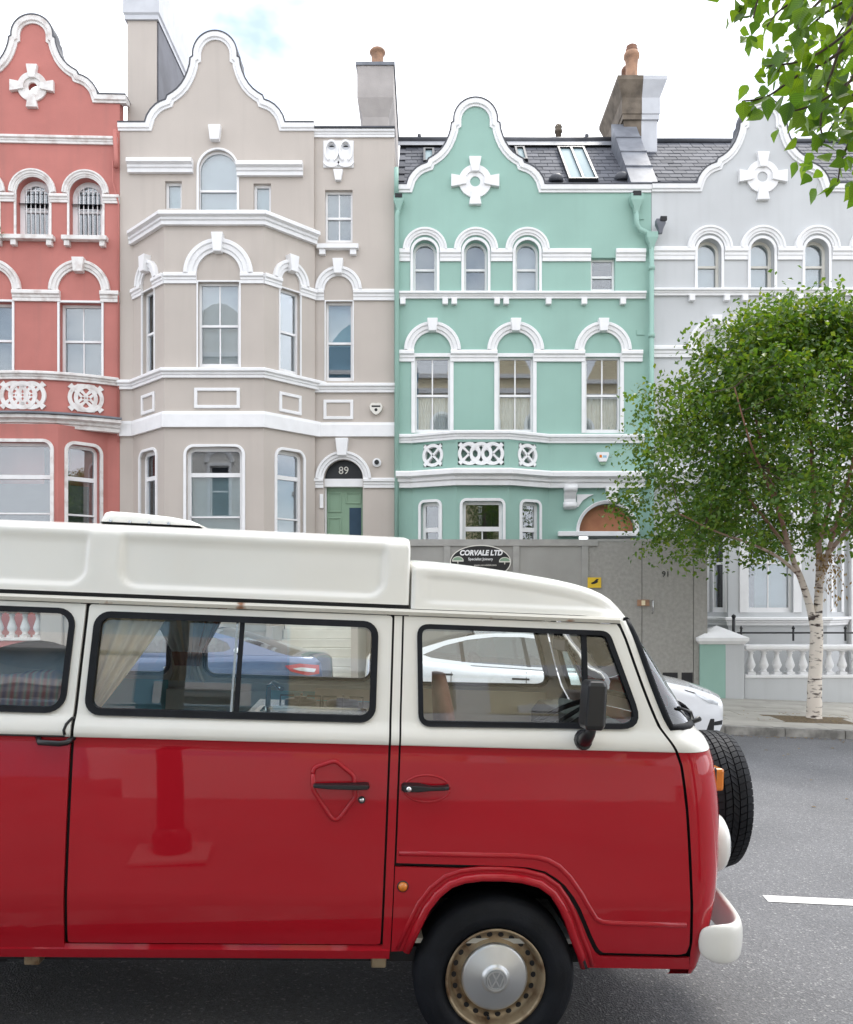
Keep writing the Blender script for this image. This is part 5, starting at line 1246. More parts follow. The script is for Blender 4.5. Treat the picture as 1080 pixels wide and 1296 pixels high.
us = [-3.38+.012*i for i in range(int((3.38-.42)/.012)+1)]+[-.416, -.408, -.403, -.401]
vs = []; nsec = None
for u in us:
    e = max(0, (u+.416)/.015); e = min(1, e); sh = .02*(1-math.sqrt(max(0, 1-e*e)))
    sec = roof_section(2.062-sh+.012*smst(-3.4, -1.5, u), .138+sh, 1.797, .058, .04)
    for w, z in sec:
        d = 0
        for p in ((-1.552, -.505, 1.828, 2.3, .07), (-3.2, -1.685, 1.828, 2.3, .07)):
            d = max(d, .017*smst(.010, -.012, sdrr(u, z, *p))*smst(2.055, 1.99, z))
        vs.append((u, w+(d if w < VW_/2 else -d), z))
    nsec = len(sec)
n = len(us)
pt = obj('raised_roof', MB().add(vs, [(i*nsec+j, i*nsec+j+1, (i+1)*nsec+j+1, (i+1)*nsec+j) for i in range(n-1) for j in range(nsec-1)], True), 'vanwhite', van, label='white raised roof section with embossed side panels')
end = vs[-nsec:]; obj('roof_end', MB().add(end, [tuple(range(nsec))]), 'vanwhite', pt); obj('roof_end', MB().add(vs[:nsec], [tuple(range(nsec))]), 'vanwhite', pt)
FT = [(-.393, 1.975), (-.36, 1.979), (-.28, 1.977), (-.189, 1.972), (-.08, 1.963), (.017, 1.953), (.12, 1.941), (.224, 1.928), (.30, 1.914), (.364, 1.898), (.41, 1.880), (.453, 1.856), (.485, 1.83), (.508, 1.806), (.523, 1.788), (.534, 1.772)]
us = []
u = -.393
while u < .44: us.append(u); u += .02
us += [.44, .453, .468, .485, .497, .508, .516, .523, .529, .534]
vs = []
for u in us:
    zt = interp(u, FT); fr = smst(.38, .54, u); z0 = 1.783-.02*smst(.3, .53, u)
    r = min(.05, (zt-z0)*.6+.002)
    sec = roof_section(zt, .135+.10*fr**2, z0, r, .03*(1-.5*fr))
    for w, z in sec:
        q = 0 if w < VW_/2 else 1
        d = .009*smst(.012, -.012, sdrr(u, z, -.335, .50, 1.812, 1.872+.10*smst(.5, -.3, u), .02))*smst(zt-.045, zt-.075, z)
        uu = u+ (.03*fr)*(1-((w-VW_/2)/(VW_/2))**2)
        vs.append((uu, w+(d if not q else -d), z))
n = len(us)
ff = obj('roof_fairing', MB().add(vs, [(i*nsec+j, i*nsec+j+1, (i+1)*nsec+j+1, (i+1)*nsec+j) for i in range(n-1) for j in range(nsec-1)]+[tuple(range(nsec)), tuple(range((n-1)*nsec, n*nsec))], True), 'vanwhite', van)
for w_s in (0, 1):
    def gm(x, y, d): return Vector((x, (y+0) if not w_s else VW_-y, d))
    obj('rain_gutter', MB().add([(u, (w if not w_s else VW_-w), z) for u in (UR+.02, -2.4, -1.4, -.4, .2, .47) for w, z in ((.118, 1.756), (.112, 1.770), (.120, 1.780), (.17, 1.782), (.17, 1.756))], [(i*5+j, i*5+(j+1) % 5, (i+1)*5+(j+1) % 5, (i+1)*5+j) for i in range(5) for j in range(5)]+[(0, 1, 2, 3, 4), (25, 26, 27, 28, 29)]), 'gutter', van)
    obj('roof_gap', MB().box(UR+.02, -.402, .15 if not w_s else VW_-.25, .25 if not w_s else VW_-.15, 1.782, 1.80), 'black_matt', van)
obj('headlining', MB().box(UR+.05, .44, .17, VW_-.17, 1.775, 1.782), 'vanwhite', van)
# roof vent
vt = [(-1.705, 2.09), (-1.69, 2.142), (-1.67, 2.148), (-1.56, 2.145), (-1.42, 2.135), (-1.335, 2.122), (-1.30, 2.108), (-1.29, 2.095)]
mb = MB(); sec = []
for u, z in vt:
    for w, k in ((.38, 0), (.385, .7), (.41, .95), (.46, 1), (.62, 1.03), (.82, 1), (.87, .95), (.90, .7), (.905, 0)):
        sec.append((u, w, 2.098+(z-2.098)*k))
rv = obj('roof_vent', mb.add(sec, [(i*9+j, i*9+j+1, (i+1)*9+j+1, (i+1)*9+j) for i in range(7) for j in range(8)]+[tuple(range(9)), tuple(range(63, 72))], True), 'vanwhite', van)
obj('vent_base', MB().box(-1.69, -1.36, .40, .88, 2.07, 2.099), 'black_matt', rv)
for u in (-1.66, -1.58, -1.50, -1.42): obj('vent_screw', MB().lathe([(.006, -.01), (.006, .004)], (u, .376, 2.102), 'Y', 8), 'chrome', rv)
# --- rear end (outside the frame)
obj('tailgate', MB().add([(UR+.1, wside(z), z) for z in (.4, .9, 1.25, 1.75)]+[(UR+.1, VW_-wside(z), z) for z in (.4, .9, 1.25, 1.75)], [(0, 1, 5, 4), (1, 2, 6, 5), (2, 3, 7, 6)]), 'vanred', van)
obj('floor_pan', MB().box(UR+.15, .75, .12, VW_-.12, .36, .42), 'black_matt', van)
obj('cabin_floor', MB().box(UR+.15, .6, .08, VW_-.08, .45, .47), 'panelgrey', van)
# --- handles, lock, lamp
def vface(off=0): return lambda a, b, d: Vector((a, wside(b)+off-d, b))
vf = vface()
rec = roundpoly([(-.757, 1.155), (-.672, 1.185), (-.598, 1.128), (-.590, 1.045), (-.662, .940), (-.752, 1.07)], .03, 5)
obj('handle_recess', MB().tube([vf(u, z, .002) for u, z in rec+[rec[0]]], .009, 8), 'vanred', sd)
hd_ = obj('door_handle', MB().add([vf(u, z, d) for u, zc, h, d0, d1 in ((-.752, 1.090, .009, .012, .03), (-.70, 1.090, .012, .015, .045), (-.60, 1.091, .014, .012, .05), (-.545, 1.092, .014, .0, .045), (-.537, 1.092, .008, .0, .035)) for z, d in ((zc-h, d0), (zc-h*.6, d1), (zc+h*.6, d1), (zc+h, d0))], [(i*4+j, i*4+(j+1) % 4, (i+1)*4+(j+1) % 4, (i+1)*4+j) for i in range(4) for j in range(4)]+[(0, 1, 2, 3), (16, 17, 18, 19)]), 'black', sd, .003)
lk = obj('door_lock', MB().lathe([(.014, .01), (.014, -.006)], (-.564, wside(1.036), 1.036), 'Y', 16), 'black', sd); obj('lock_barrel', MB().lathe([(.0095, .0), (.009, -.009), (.001, -.010)], (-.564, wside(1.036), 1.036), 'Y', 14), 'chrome', lk)
dish = [(-.312+.09*math.cos(a), 1.084+.052*math.sin(a)) for a in [2*math.pi*k/28 for k in range(28)]]
obj('handle_recess', MB().tube([vf(u, z, -.001) for u, z in dish+[dish[0]]], .005, 8), 'vanred', fd)
obj('recess_dish', MB().add([vf(u, z, .0015) for u, z in dish]+[vf(-.312, 1.084, .0018)], [(k, (k+1) % 28, 28) for k in range(28)], True), 'vanred_dark' if 'vanred_dark' in MATS else 'vanred', fd)
h2 = obj('door_handle', MB().add([vf(u, z, d) for u, zc, h, d0, d1 in ((-.412, 1.088, .014, .0, .02), (-.400, 1.088, .020, .0, .035), (-.345, 1.089, .019, .0, .04), (-.30, 1.091, .011, .02, .045), (-.245, 1.093, .011, .015, .042), (-.228, 1.094, .012, .0, .03)) for z, d in ((zc-h, d0), (zc-h*.6, d1), (zc+h*.6, d1), (zc+h, d0))], [(i*4+j, i*4+(j+1) % 4, (i+1)*4+(j+1) % 4, (i+1)*4+j) for i in range(5) for j in range(4)]+[(0, 1, 2, 3), (20, 21, 22, 23)]), 'black', fd, .003)
obj('lock_barrel', MB().lathe([(.011, .0), (.010, -.045), (.001, -.046)], (-.385, wside(1.088), 1.088), 'Y', 14), 'chrome', h2)
sl = obj('side_repeater', MB().lathe([(.02, .006), (.018, -.008), (.010, -.016), (.001, -.018)], (-.391, wside(.702), .702), 'Y', 18), 'amber', ap); obj('repeater_rim', MB().lathe([(.0235, .006), (.0225, -.003), (.019, -.004)], (-.391, wside(.702), .702), 'Y', 18), 'black', sl)
obj('rail_end', MB().tube([vf(-1.79, 1.242, .0), vf(-1.775, 1.230, .03), (-1.70, wside(1.228)-.035, 1.228), vf(-1.675, 1.232, .03), vf(-1.66, 1.246, 0)], .011, 8), 'black', qp)
rl_ = roundpoly([(UR+.2, 1.262), (-1.685, 1.262), (-1.685, 1.330), (UR+.2, 1.330)], [0, .03, .045, 0])
obj('rail_gap', MB().tube([vf(u, z, .001) for u, z in ((-1.690, 1.258), (-1.694, 1.275), (-1.688, 1.297), (-1.672, 1.318), (-1.66, 1.322))], .006, 6), 'black', qp)
obj('rail_gap', MB().tube([vf(u, z, .0005) for u, z in ((UR+.2, 1.2515), (-2.3, 1.2515), (-1.69, 1.2515))], .004, 6), 'black', qp)
# mirror
mbm = MB().add([(u, w, z) for z, a, b, w0, w1 in ((1.352, .268, .345, -.165, -.07), (1.37, .262, .35, -.172, -.06), (1.52, .268, .352, -.172, -.06), (1.538, .276, .346, -.16, -.07)) for u, w in ((a, w0), (b-.018, w0), (b, w0+.04), (b-.008, w1), (a, w1))], [(i*5+j, i*5+(j+1) % 5, (i+1)*5+(j+1) % 5, (i+1)*5+j) for i in range(3) for j in range(5)]+[(0, 1, 2, 3, 4), (15, 16, 17, 18, 19)])
mr_ = obj('door_mirror', mbm, 'black', fd, .006)
obj('mirror_glass', MB().add([(.2625, -.165, 1.375), (.2625, -.068, 1.375), (.2685, -.068, 1.515), (.2685, -.165, 1.515)], [(0, 1, 2, 3)]), 'chrome', mr_)
obj('mirror_arm', MB().tube([(.30, wside(1.29)-.0, 1.29), (.298, -.05, 1.30), (.30, -.09, 1.33), (.305, -.11, 1.365)], [.03, .028, .024, .02], 10), 'black', mr_)
obj('mirror_base', MB().add([(.30+a*.036, wside(1.29)-d, 1.292+b*.042) for a, b, d in [(math.cos(t), math.sin(t), 0) for t in [2*math.pi*k/14 for k in range(14)]]+[(math.cos(t)*.9, math.sin(t)*.9, .03) for t in [2*math.pi*k/14 for k in range(14)]]], [(k, (k+1) % 14, 14+(k+1) % 14, 14+k) for k in range(14)]+[tuple(range(14, 28))]), 'black', mr_, .004)
# --- wheels
def tyre_prof(Rt, wd, rr):
    return [(rr, -wd*.40), (rr+.012, -wd*.46), (rr+.03, -wd*.50), (rr+(Rt-rr)*.38, -wd*.555), (rr+(Rt-rr)*.42, -wd*.545), (rr+(Rt-rr)*.62, -wd*.55), (rr+(Rt-rr)*.66, -wd*.535), (rr+(Rt-rr)*.84, -wd*.50), (Rt-.012, -wd*.435), (Rt-.004, -wd*.39), (Rt, -wd*.3), (Rt, wd*.3), (Rt-.004, wd*.39), (Rt-.012, wd*.435), (rr+(Rt-rr)*.84, wd*.50), (rr+(Rt-rr)*.4, wd*.55), (rr+.02, wd*.5), (rr, wd*.4)]
def vw_logo(parent, cx, w, cz, r, mat):
    f = lambda a, b, d: Vector((cx+a*r, w-d, cz+b*r))
    obj('emblem_ring', MB().ext(f, arc(0, 0, 1, 0, 360, 36)[:-1], [arc(0, 0, .86, 0, 360, 36)[:-1]], 0, .005), mat, parent)
    def stroke(p, q, t=.13):
        p = Vector(p); q = Vector(q); n = (q-p).normalized(); n = Vector((-n.y, n.x))*t/2
        return MB().ext(f, [tuple(p+n), tuple(q+n), tuple(q-n), tuple(p-n)], (), 0, .0045)
    for p, q in (((-.40, .80), (0, .06)), ((.40, .80), (0, .06)), ((-.82, .34), (-.42, -.72)), ((-.42, -.72), (0, .0)), ((0, .0), (.42, -.72)), ((.42, -.72), (.82, .34))): obj('emblem_stroke', stroke(p, q), mat, parent)
def road_wheel(u, w, side):
    s = 1 if side == 0 else -1
    def fl(pr): return [(a, b*s) for a, b in pr]
    wl = obj('wheel', MB().lathe(fl(tyre_prof(.325, .185, .196)), (u, w, .326), 'Y', 64, cap=False), 'rubber', van)
    rm = obj('rim', MB().lathe(fl([(.199, -.085), (.201, -.094), (.193, -.096), (.188, -.088), (.184, -.07), (.179, -.06), (.174, -.045), (.150, -.040), (.138, -.055), (.12, -.06), (.05, -.06), (.001, -.06)]), (u, w, .326), 'Y', 56, cap=False), 'rimrust', wl)
    for k in range(22):
        a = 2*math.pi*k/22; r0 = .1615
        hm = MB().add([(u+math.cos(a)*(r0+.0100*math.cos(t))-math.sin(a)*.0120*math.sin(t), w-s*.0445, .326+math.sin(a)*(r0+.0100*math.cos(t))+math.cos(a)*.0120*math.sin(t)) for t in [2*math.pi*q/10 for q in range(10)]], [tuple(range(10))])
        obj('rim_hole', hm, 'black_matt', rm)
    if side == 0:
        hc = obj('hubcap', MB().lathe([(.134, -.058), (.134, -.066), (.131, -.073), (.122, -.078), (.06, -.086), (.056, -.088), (.052, -.096), (.045, -.101), (.0405, -.102), (.040, -.100), (.001, -.100)], (u, w, .326), 'Y', 48, cap=False), 'hubcap', wl)
        obj('emblem_disc', MB().lathe([(.0395, .0005), (.001, .0005)], (u, w-.1012, .326), 'Y', 32, cap=False), 'hubshade', hc); vw_logo(hc, u, w-.101, .326, .038, 'hubcap')
        obj('valve', MB().tube([(u-.02, w-.06, .326-.158), (u-.022, w-.09, .326-.156)], .006, 8), 'black', rm)
    return wl
for u in (-.005, -2.41):
    for w, sd_ in ((.125, 0), (VW_-.125, 1)): road_wheel(u, w, sd_)
obj('axle', MB().tube([(0, .2, .33), (0, VW_-.2, .33)], .05, 10), 'black_matt', van); obj('axle', MB().tube([(-2.41, .2, .33), (-2.41, VW_-.2, .33)], .05, 10), 'black_matt', van)
# spare wheel on the nose
SU, SW, SZ, SR = 1.185, .85, .885, .338
sp = obj('spare_wheel', MB().lathe([(.196, -.07), (.21, -.09), (.25, -.102), (.30, -.095), (.322, -.085), (.327, -.075), (.327, .075), (.322, .085), (.30, .095), (.25, .102), (.21, .09), (.196, .07)], (SU, SW, SZ), 'X', 64, cap=False), 'rubber', van, label='spare wheel with patterned tread on the nose')
mb = MB(); NT = 62
for k in range(NT):
    a0 = 2*math.pi*k/NT; da = 2*math.pi/NT
    for (x0_, x1_, sk0, sk1) in ((-.088, -.056, .55, .35), (-.050, -.020, .3, -.1), (-.014, .014, -.35, .35), (.020, .050, .1, -.3), (.056, .088, -.35, -.55)):
        vs = []
        for x, skw in ((x0_, sk0), (x1_, sk1)):
            for e in (.07, .93):
                a = a0+da*(e+skw)
                edge_ = abs(x) > .08
                for r in (.315, SR-(.012 if edge_ else .003 if abs(x) > .05 else 0)): vs.append((SU+x, SW+r*math.cos(a), SZ+r*math.sin(a)))
        mb.add(vs, [(0, 1, 3, 2), (4, 6, 7, 5), (0, 4, 5, 1), (2, 3, 7, 6), (1, 5, 7, 3)])
obj('tread', mb, 'rubber', sp)
obj('spare_rim', MB().lathe([(.196, .07), (.17, .05), (.12, .02), (.001, .02)], (SU, SW, SZ), 'X', 40, cap=False), 'rimrust', sp)
obj('spare_bracket', MB().tube([(1.0, SW, SZ), (SU+.02, SW, SZ)], .05, 10), 'black', sp); obj('spare_cover', MB().lathe([(.15, .03), (.14, .06), (.05, .08), (.001, .08)], (SU, SW, SZ), 'X', 32), 'hubcap', sp)
# --- interior
sw_ = obj('steering_wheel', MB().tube([(.30+.19*math.cos(t)*.86, .46+.19*math.sin(t), 1.30+.19*math.cos(t)*.5) for t in [2*math.pi*k/28 for k in range(29)]], .013, 8), 'black', van)
obj('steering_column', MB().tube([(.30, .46, 1.29), (.44, .46, 1.0)], .03, 8), 'black', sw_)
for a in (0, 2.1, 4.2): obj('steering_spoke', MB().tube([(.30, .46, 1.29), (.30+.18*math.cos(a)*.86, .46+.18*math.sin(a), 1.30+.18*math.cos(a)*.5)], .011, 6), 'black', sw_)
obj('dashboard', MB().add([(u, w, z) for w in (.14, VW_-.14) for u, z in ((.42, .9), (.42, 1.22), (.46, 1.275), (.60, 1.29), (.66, 1.28), (.66, .9))], [(0, 1, 7, 6), (1, 2, 8, 7), (2, 3, 9, 8), (3, 4, 10, 9), (0, 1, 2, 3, 4, 5), (6, 7, 8, 9, 10, 11)]), 'black_matt', van, .01)
def seat(u, w, mat, zt, name='seat', lean=.10):
    s = obj(name, MB().box(u, u+.45, w-.22, w+.22, .78, .92), mat, van, .04)
    n_ = 12; vs = []
    for i in range(n_+1):
        t = i/n_; hw = .23*(1 if t < .65 else math.cos((t-.65)/.35*1.25)**.6); z = .88+(zt-.88)*t; uu = u+.0-lean*t
        for a in range(10):
            q = 2*math.pi*a/10; vs.append((uu+.06*math.cos(q)*(1-.5*t*t), w+hw*math.sin(q)*1.0, z))
    obj('backrest', MB().add(vs, [(i*10+j, i*10+(j+1) % 10, (i+1)*10+(j+1) % 10, (i+1)*10+j) for i in range(n_) for j in range(10)]+[tuple(range(10)), tuple(range(n_*10, n_*10+10))], True), mat, s)
    return s
seat(-.14, .44, 'seatpink', 1.50, 'driver_seat'); ps = seat(-.33, 1.22, 'seatpink', 1.36, 'passenger_seat')
obj('headrest', MB().box(-.53, -.45, 1.10, 1.34, 1.42, 1.54), 'seatgrey', ps, .03); obj('headrest_stem', MB().tube([(-.48, 1.22, 1.3), (-.49, 1.22, 1.45)], .012, 6), 'steel', ps)
# rear-view mirror on the windscreen and sun visor strip
obj('interior_mirror', MB().box(.395, .41, .72, .98, 1.60, 1.66), 'black', van, .01)
kt = obj('kitchen_unit', MB().box(-1.06, -.5, .30, .92, .45, 1.288), 'teal', van)
obj('worktop', MB().box(-1.07, -.49, .29, .93, 1.289, 1.305), 'steel', kt, .004)
obj('sink', MB().ext(lambda a, b, d: Vector((a, b, 1.306+d)), rrect(-1.03, -.53, .33, .60, .05), [rrect(-1.01, -.55, .35, .58, .04)], 0, .012), 'chrome', kt); obj('sink_bowl', MB().box(-1.005, -.555, .355, .575, 1.3055, 1.3065), 'steel', kt)
for i, (u, w) in enumerate(((-.86, .77), (-.66, .77))):
    obj('hob_ring', MB().lathe([(.075, 0), (.075, .02), (.06, .025), (.03, .025), (.03, .035), (.001, .035)], (u, w, 1.306), 'Z', 18), 'black', kt)
    for q in range(4): a = q*math.pi/2; obj('pan_support', MB().tube([(u+.03*math.cos(a), w+.03*math.sin(a), 1.345), (u+.095*math.cos(a), w+.095*math.sin(a), 1.345), (u+.095*math.cos(a), w+.095*math.sin(a), 1.306)], .005, 6), 'black', kt)
obj('tap', MB().tube([(-1.0, .64, 1.306), (-1.0, .64, 1.40), (-.97, .58, 1.42), (-.93, .52, 1.40)], .012, 8), 'chrome', kt)
obj('hob_lid', MB().box(-.80, -.52, .925, .94, 1.31, 1.365), 'blanket', kt)
bn = obj('bench_seat', MB().box(-2.9, -1.9, .25, 1.45, .5, .85), 'teal', van, .03); obj('bench_back', MB().box(-2.62, -2.48, .25, 1.45, .8, 1.3), 'panelgrey', bn, .04)
def heap(name, u0, u1, w0, w1, zc, mat, seed, amp=.05):
    rnd = random.Random(seed); n1, n2 = 16, 12; vs = []
    ph = [rnd.uniform(0, 6) for _ in range(6)]
    for i in range(n1+1):
        for j in range(n2+1):
            a, b = i/n1, j/n2; z = zc+amp*math.sin(a*5+ph[0])*math.cos(b*3+ph[1])+amp*.5*math.sin(a*11+b*7+ph[2])
            e = min(a, 1-a, b, 1-b); z -= .35*max(0, .12-e)/.12
            vs.append((u0+(u1-u0)*a, w0+(w1-w0)*b, z))
    return obj(name, MB().add(vs, [(i*(n2+1)+j, i*(n2+1)+j+1, (i+1)*(n2+1)+j+1, (i+1)*(n2+1)+j) for i in range(n1) for j in range(n2)], True), mat, van)
heap('bedding', -2.75, -1.72, .28, .62, 1.43, 'stripefabric', 3); heap('bedding', -2.9, -1.86, .62, 1.2, 1.50, 'blanket', 8)
def drape(name, pts_top, pts_bot, mat, side=0, fold=.012, n=30):
    """gathered curtain between a top edge and a gathered lower edge, in (u,z)"""
    vs = []; m = 10
    for j in range(m+1):
        t = j/m
        for i in range(n+1):
            s = i/n; ut = pts_top[0][0]+(pts_top[1][0]-pts_top[0][0])*s; zt = pts_top[0][1]+(pts_top[1][1]-pts_top[0][1])*s
            ub = pts_bot[0][0]+(pts_bot[1][0]-pts_bot[0][0])*s; zb = pts_bot[0][1]+(pts_bot[1][1]-pts_bot[0][1])*s
            k = t**1.15; u, z = ut+(ub-ut)*k, zt+(zb-zt)*t; w = wside(z)+.045+fold*math.sin(s*n*.95)+.006*math.sin(s*9)
            vs.append((u, w if side == 0 else VW_-w, z))
    return obj(name, MB().add(vs, [(j*(n+1)+i, j*(n+1)+i+1, (j+1)*(n+1)+i+1, (j+1)*(n+1)+i) for j in range(m) for i in range(n)], True), mat, van)
drape('curtain', ((-1.64, 1.73), (-1.36, 1.73)), ((-1.64, 1.40), (-1.60, 1.33)), 'drape')
drape('curtain', ((-1.76, 1.74), (-1.38, 1.74)), ((-1.64, 1.48), (-1.47, 1.48)), 'drapegrey', 1, .016)
drape('curtain', ((-1.44, 1.74), (-1.33, 1.74)), ((-1.49, 1.52), (-1.46, 1.48)), 'drapebrown', 1, .01)
drape('curtain_tie', ((-1.64, 1.48), (-1.47, 1.48)), ((-1.625, 1.40), (-1.485, 1.40)), 'drapebrown', 1, .01)
drape('curtain', ((-1.62, 1.40), (-1.49, 1.40)), ((-1.66, 1.30), (-1.45, 1.30)), 'drape', 1, .014)
# ================================================================ parked cars at the far kerb (local x = forwards, y = across)
def car(label, body, W, loc, rot, P):
    c = thing('parked_car', label, 'car', loc, 'cars parked along the far kerb'); OFF[c.name] = Vector((0, 0, 0)); c.rotation_euler = rot
    fr, rr, wb = P['front'], P['rear'], P['wb']
    top = P['top']                                   # (u,z) of hood, belt and tail from front to rear
    def ztop(u): return interp(-u, [(-a, b) for a, b in top])
    def wf(u, z):
        w = 0
        if u > -.15: w += .34*((u+.15)/(fr+.15))**3
        if u < -wb-.1: w += .26*((-wb-.1-u)/(rr-wb-.1))**3
        if z < .5: w += (.5-z)*.16
        if z > .72: w += .05*((z-.72)/.3)**2
        d = max(0, ztop(u)-z)
        if d < .09: w += .075*(1-math.sqrt(max(0, 1-(1-d/.09)**2)))
        return w
    def wg(u, z): return .115+max(0, z-.95)*.47+(.10*((u+P['cowl'])/.8)**2 if u > -P['cowl'] else 0)*0
    lowz = .2; ar = P.get('ar', .37)
    bot = [(-rr+.08, lowz+.12), (-wb-ar-.02, lowz)]+list(reversed(arc(-wb, .335, ar, -20, 200, 18)))+[(-wb+ar+.02, lowz), (-ar-.02, lowz)]+list(reversed(arc(0, .335, ar, -20, 200, 18)))+[(ar+.04, lowz), (fr-.1, lowz+.02)]
    poly = bot+list(top)
    sides = []
    for s in (0, 1):
        p = panel('body_side', poly, [], body, c, 0, s, .05, .1, .02, None, wf)
        for v in (p.data.vertices if s else ()): v.co.y += W-VW_
        sides.append(p)
        gp_ = panel('roof_side', P['house'], [P['win']], body, c, 0, s, .05, .12, .03, None, wg)
        for v in (gp_.data.vertices if s else ()): v.co.y += W-VW_
        g = panel('side_window', P['win'], [], 'car_glass', c, .006, s, .08, .3, 0, None, wg)
        for v in (g.data.vertices if s else ()): v.co.y += W-VW_
        for (nm, pl, mt, of) in P['decals']:
            q = panel(nm, pl, [], mt, p, of, s, .05, .1, .008, None, wf)
            for v in (q.data.vertices if s else ()): v.co.y += W-VW_
        for a0, a1 in P['pillars']:
            q = panel('window_pillar', [a0, (a0[0]+.05, a0[1]), (a1[0]+.05, a1[1]), a1], [], 'black', gp_, -.002, s, .05, .1, .01, None, wg)
            for v in (q.data.vertices if s else ()): v.co.y += W-VW_
        for sx in P['seams']:
            a = [(sx, .28), (sx, ztop(sx)-.02)]
            pts = [(sx, wf(sx, z)-.001 if s == 0 else W-wf(sx, z)+.001, z) for z in [.28+(ztop(sx)-.3)*k/8 for k in range(9)]]
            obj('door_seam', MB().tube(pts, .005, 5), 'black_matt', p)
    def strip(name, path, wfun, mat, crown=.03, vert=0):
        n = 9; vs = []
        for u, z in path:
            w = wfun(u, z)
            for k in range(n):
                t = k/(n-1); y = w+(W-2*w)*t; b = math.sin(math.pi*t)
                vs.append((u+vert*b, y, z+crown*b))
        return obj(name, MB().add(vs, [(i*n+j, i*n+j+1, (i+1)*n+j+1, (i+1)*n+j) for i in range(len(path)-1) for j in range(n-1)], True), mat, c)
    ci = P['ci']; ti = P['ti']
    strip('bonnet', [(fr-.1, lowz+.02)]+list(top[:ci+1]), wf, body, .035, .10 if P.get('snub') else .06)
    strip('boot_lid', list(top[ti:])+[(-rr+.08, lowz+.12)], wf, body, .02, -.05)
    hs = P['house']; r0, r1, r2, r3 = P['roof_idx']
    strip('windscreen', hs[r0:r1+1], wg, 'car_glass', .03, .05); strip('roof', hs[r1:r2+1], wg, body if not P.get('glassroof') else 'car_glass', .03); strip('rear_window', hs[r2:r3+1], wg, 'car_glass', .025, -.02)
    obj('underbody', MB().box(-rr+.2, fr-.2, .15, W-.15, .17, .45), 'black_matt', c)
    obj('dashboard', MB().box(-P['cowl']-.35, -P['cowl']+.05, .2, W-.2, .7, .95), 'black_matt', c)
    for u in (-1.55, -2.35):
        for y in (W*.28, W*.72): obj('seat', MB().box(u-.12, u, y-.24, y+.24, .5, 1.12), 'seatgrey', c, .05)
    for u in (0, -wb):
        for s in (0, 1):
            y = .13 if s == 0 else W-.13; k = 1 if s == 0 else -1
            wl = obj('wheel', MB().lathe([(a, b*k) for a, b in tyre_prof(.335, .22, .24)], (u, y, .335), 'Y', 36, cap=False), 'rubber', c)
            rm = obj('rim', MB().lathe([(a, b*k) for a, b in [(.242, -.09), (.236, -.10), (.225, -.085), (.215, -.03), (.05, -.03), (.001, -.03)]], (u, y, .335), 'Y', 32, cap=False), P.get('rimmat', 'leaddark'), wl)
            for q in range(10):
                a = 2*math.pi*q/10; b = a+.16
                obj('spoke', MB().tube([(u+.04*math.cos(a), y-.07*k, .335+.04*math.sin(a)), (u+.225*math.cos(b), y-.085*k, .335+.225*math.sin(b))], .016, 5), P.get('spokemat', 'steel'), rm)
            obj('wheel_well', MB().lathe([(ar, .02*k), (ar, .42*k), (.001, .42*k)], (u, 0 if s == 0 else W, .335), 'Y', 28, cap=False), 'black_matt', c) if False else None
    for s in (0, 1):
        y = -.10 if s == 0 else W+.10
        m_ = obj('door_mirror', MB().lathe([(.001, -.12), (.05, -.1), (.075, -.03), (.075, .05), (.06, .08), (.001, .085)], (-P['cowl']-.32, y, 1.0), 'X', 14), P.get('mirmat', body), c)
        obj('mirror_arm', MB().tube([(-P['cowl']-.32, y, .95), (-P['cowl']-.32, y+(.18 if s == 0 else -.18), .93)], .02, 6), 'black', m_)
    return c
A_ = dict(front=.84, rear=3.85, wb=2.875, cowl=.42, ci=6, ti=10, roof_idx=(0, 4, 8, 12),
    top=[(.84, .42), (.835, .58), (.79, .68), (.62, .76), (.3, .85), (-.1, .915), (-.45, .955), (-1.5, .975), (-2.5, 1.0), (-3.0, 1.04), (-3.5, 1.09), (-3.76, 1.09), (-3.83, 1.0), (-3.85, .62)],
    house=[(-.45, .94), (-.75, 1.10), (-1.05, 1.26), (-1.25, 1.345), (-1.40, 1.39), (-1.6, 1.425), (-1.85, 1.44), (-2.15, 1.43), (-2.45, 1.40), (-2.8, 1.32), (-3.1, 1.22), (-3.35, 1.13), (-3.55, 1.075), (-3.3, 1.03), (-2.5, .985), (-1.5, .955)],
    win=[(-.85, 1.035), (-1.10, 1.19), (-1.35, 1.315), (-1.6, 1.375), (-1.85, 1.39), (-2.2, 1.38), (-2.55, 1.33), (-2.85, 1.245), (-3.12, 1.12), (-3.0, 1.085), (-2.5, 1.045), (-1.6, 1.02)],
    pillars=[((-1.78, 1.02), (-1.86, 1.39)), ((-2.62, 1.05), (-2.66, 1.30))], seams=[-.72, -1.8, -2.75],
    decals=[('headlight', [(.72, .665), (.60, .70), (.34, .785), (.36, .755), (.55, .655), (.70, .62)], 'clearlens', -.004), ('headlight_trim', [(.36, .785), (.20, .825), (.22, .81), (.38, .765)], 'black', -.003), ('bumper_intake', [(.80, .36), (.66, .36), (.66, .41), (.80, .42)], 'black', -.003), ('tail_light', [(-3.80, .98), (-3.55, .95), (-3.5, .90), (-3.80, .88)], 'redlens', -.004), ('sill_trim', [(-2.4, .20), (-.45, .20), (-.45, .25), (-2.4, .25)], 'black', -.002),
            ('door_handle', rect(-1.98, -1.76, .862, .885), 'black', -.004), ('door_handle', rect(-2.95, -2.73, .885, .908), 'black', -.004), ('window_trim', [(-.82, 1.0), (-1.6, .992), (-2.5, 1.015), (-2.5, 1.008), (-1.6, .985), (-.82, .993)], 'black', -.003)])
Xr = (555-540)*10.75/F
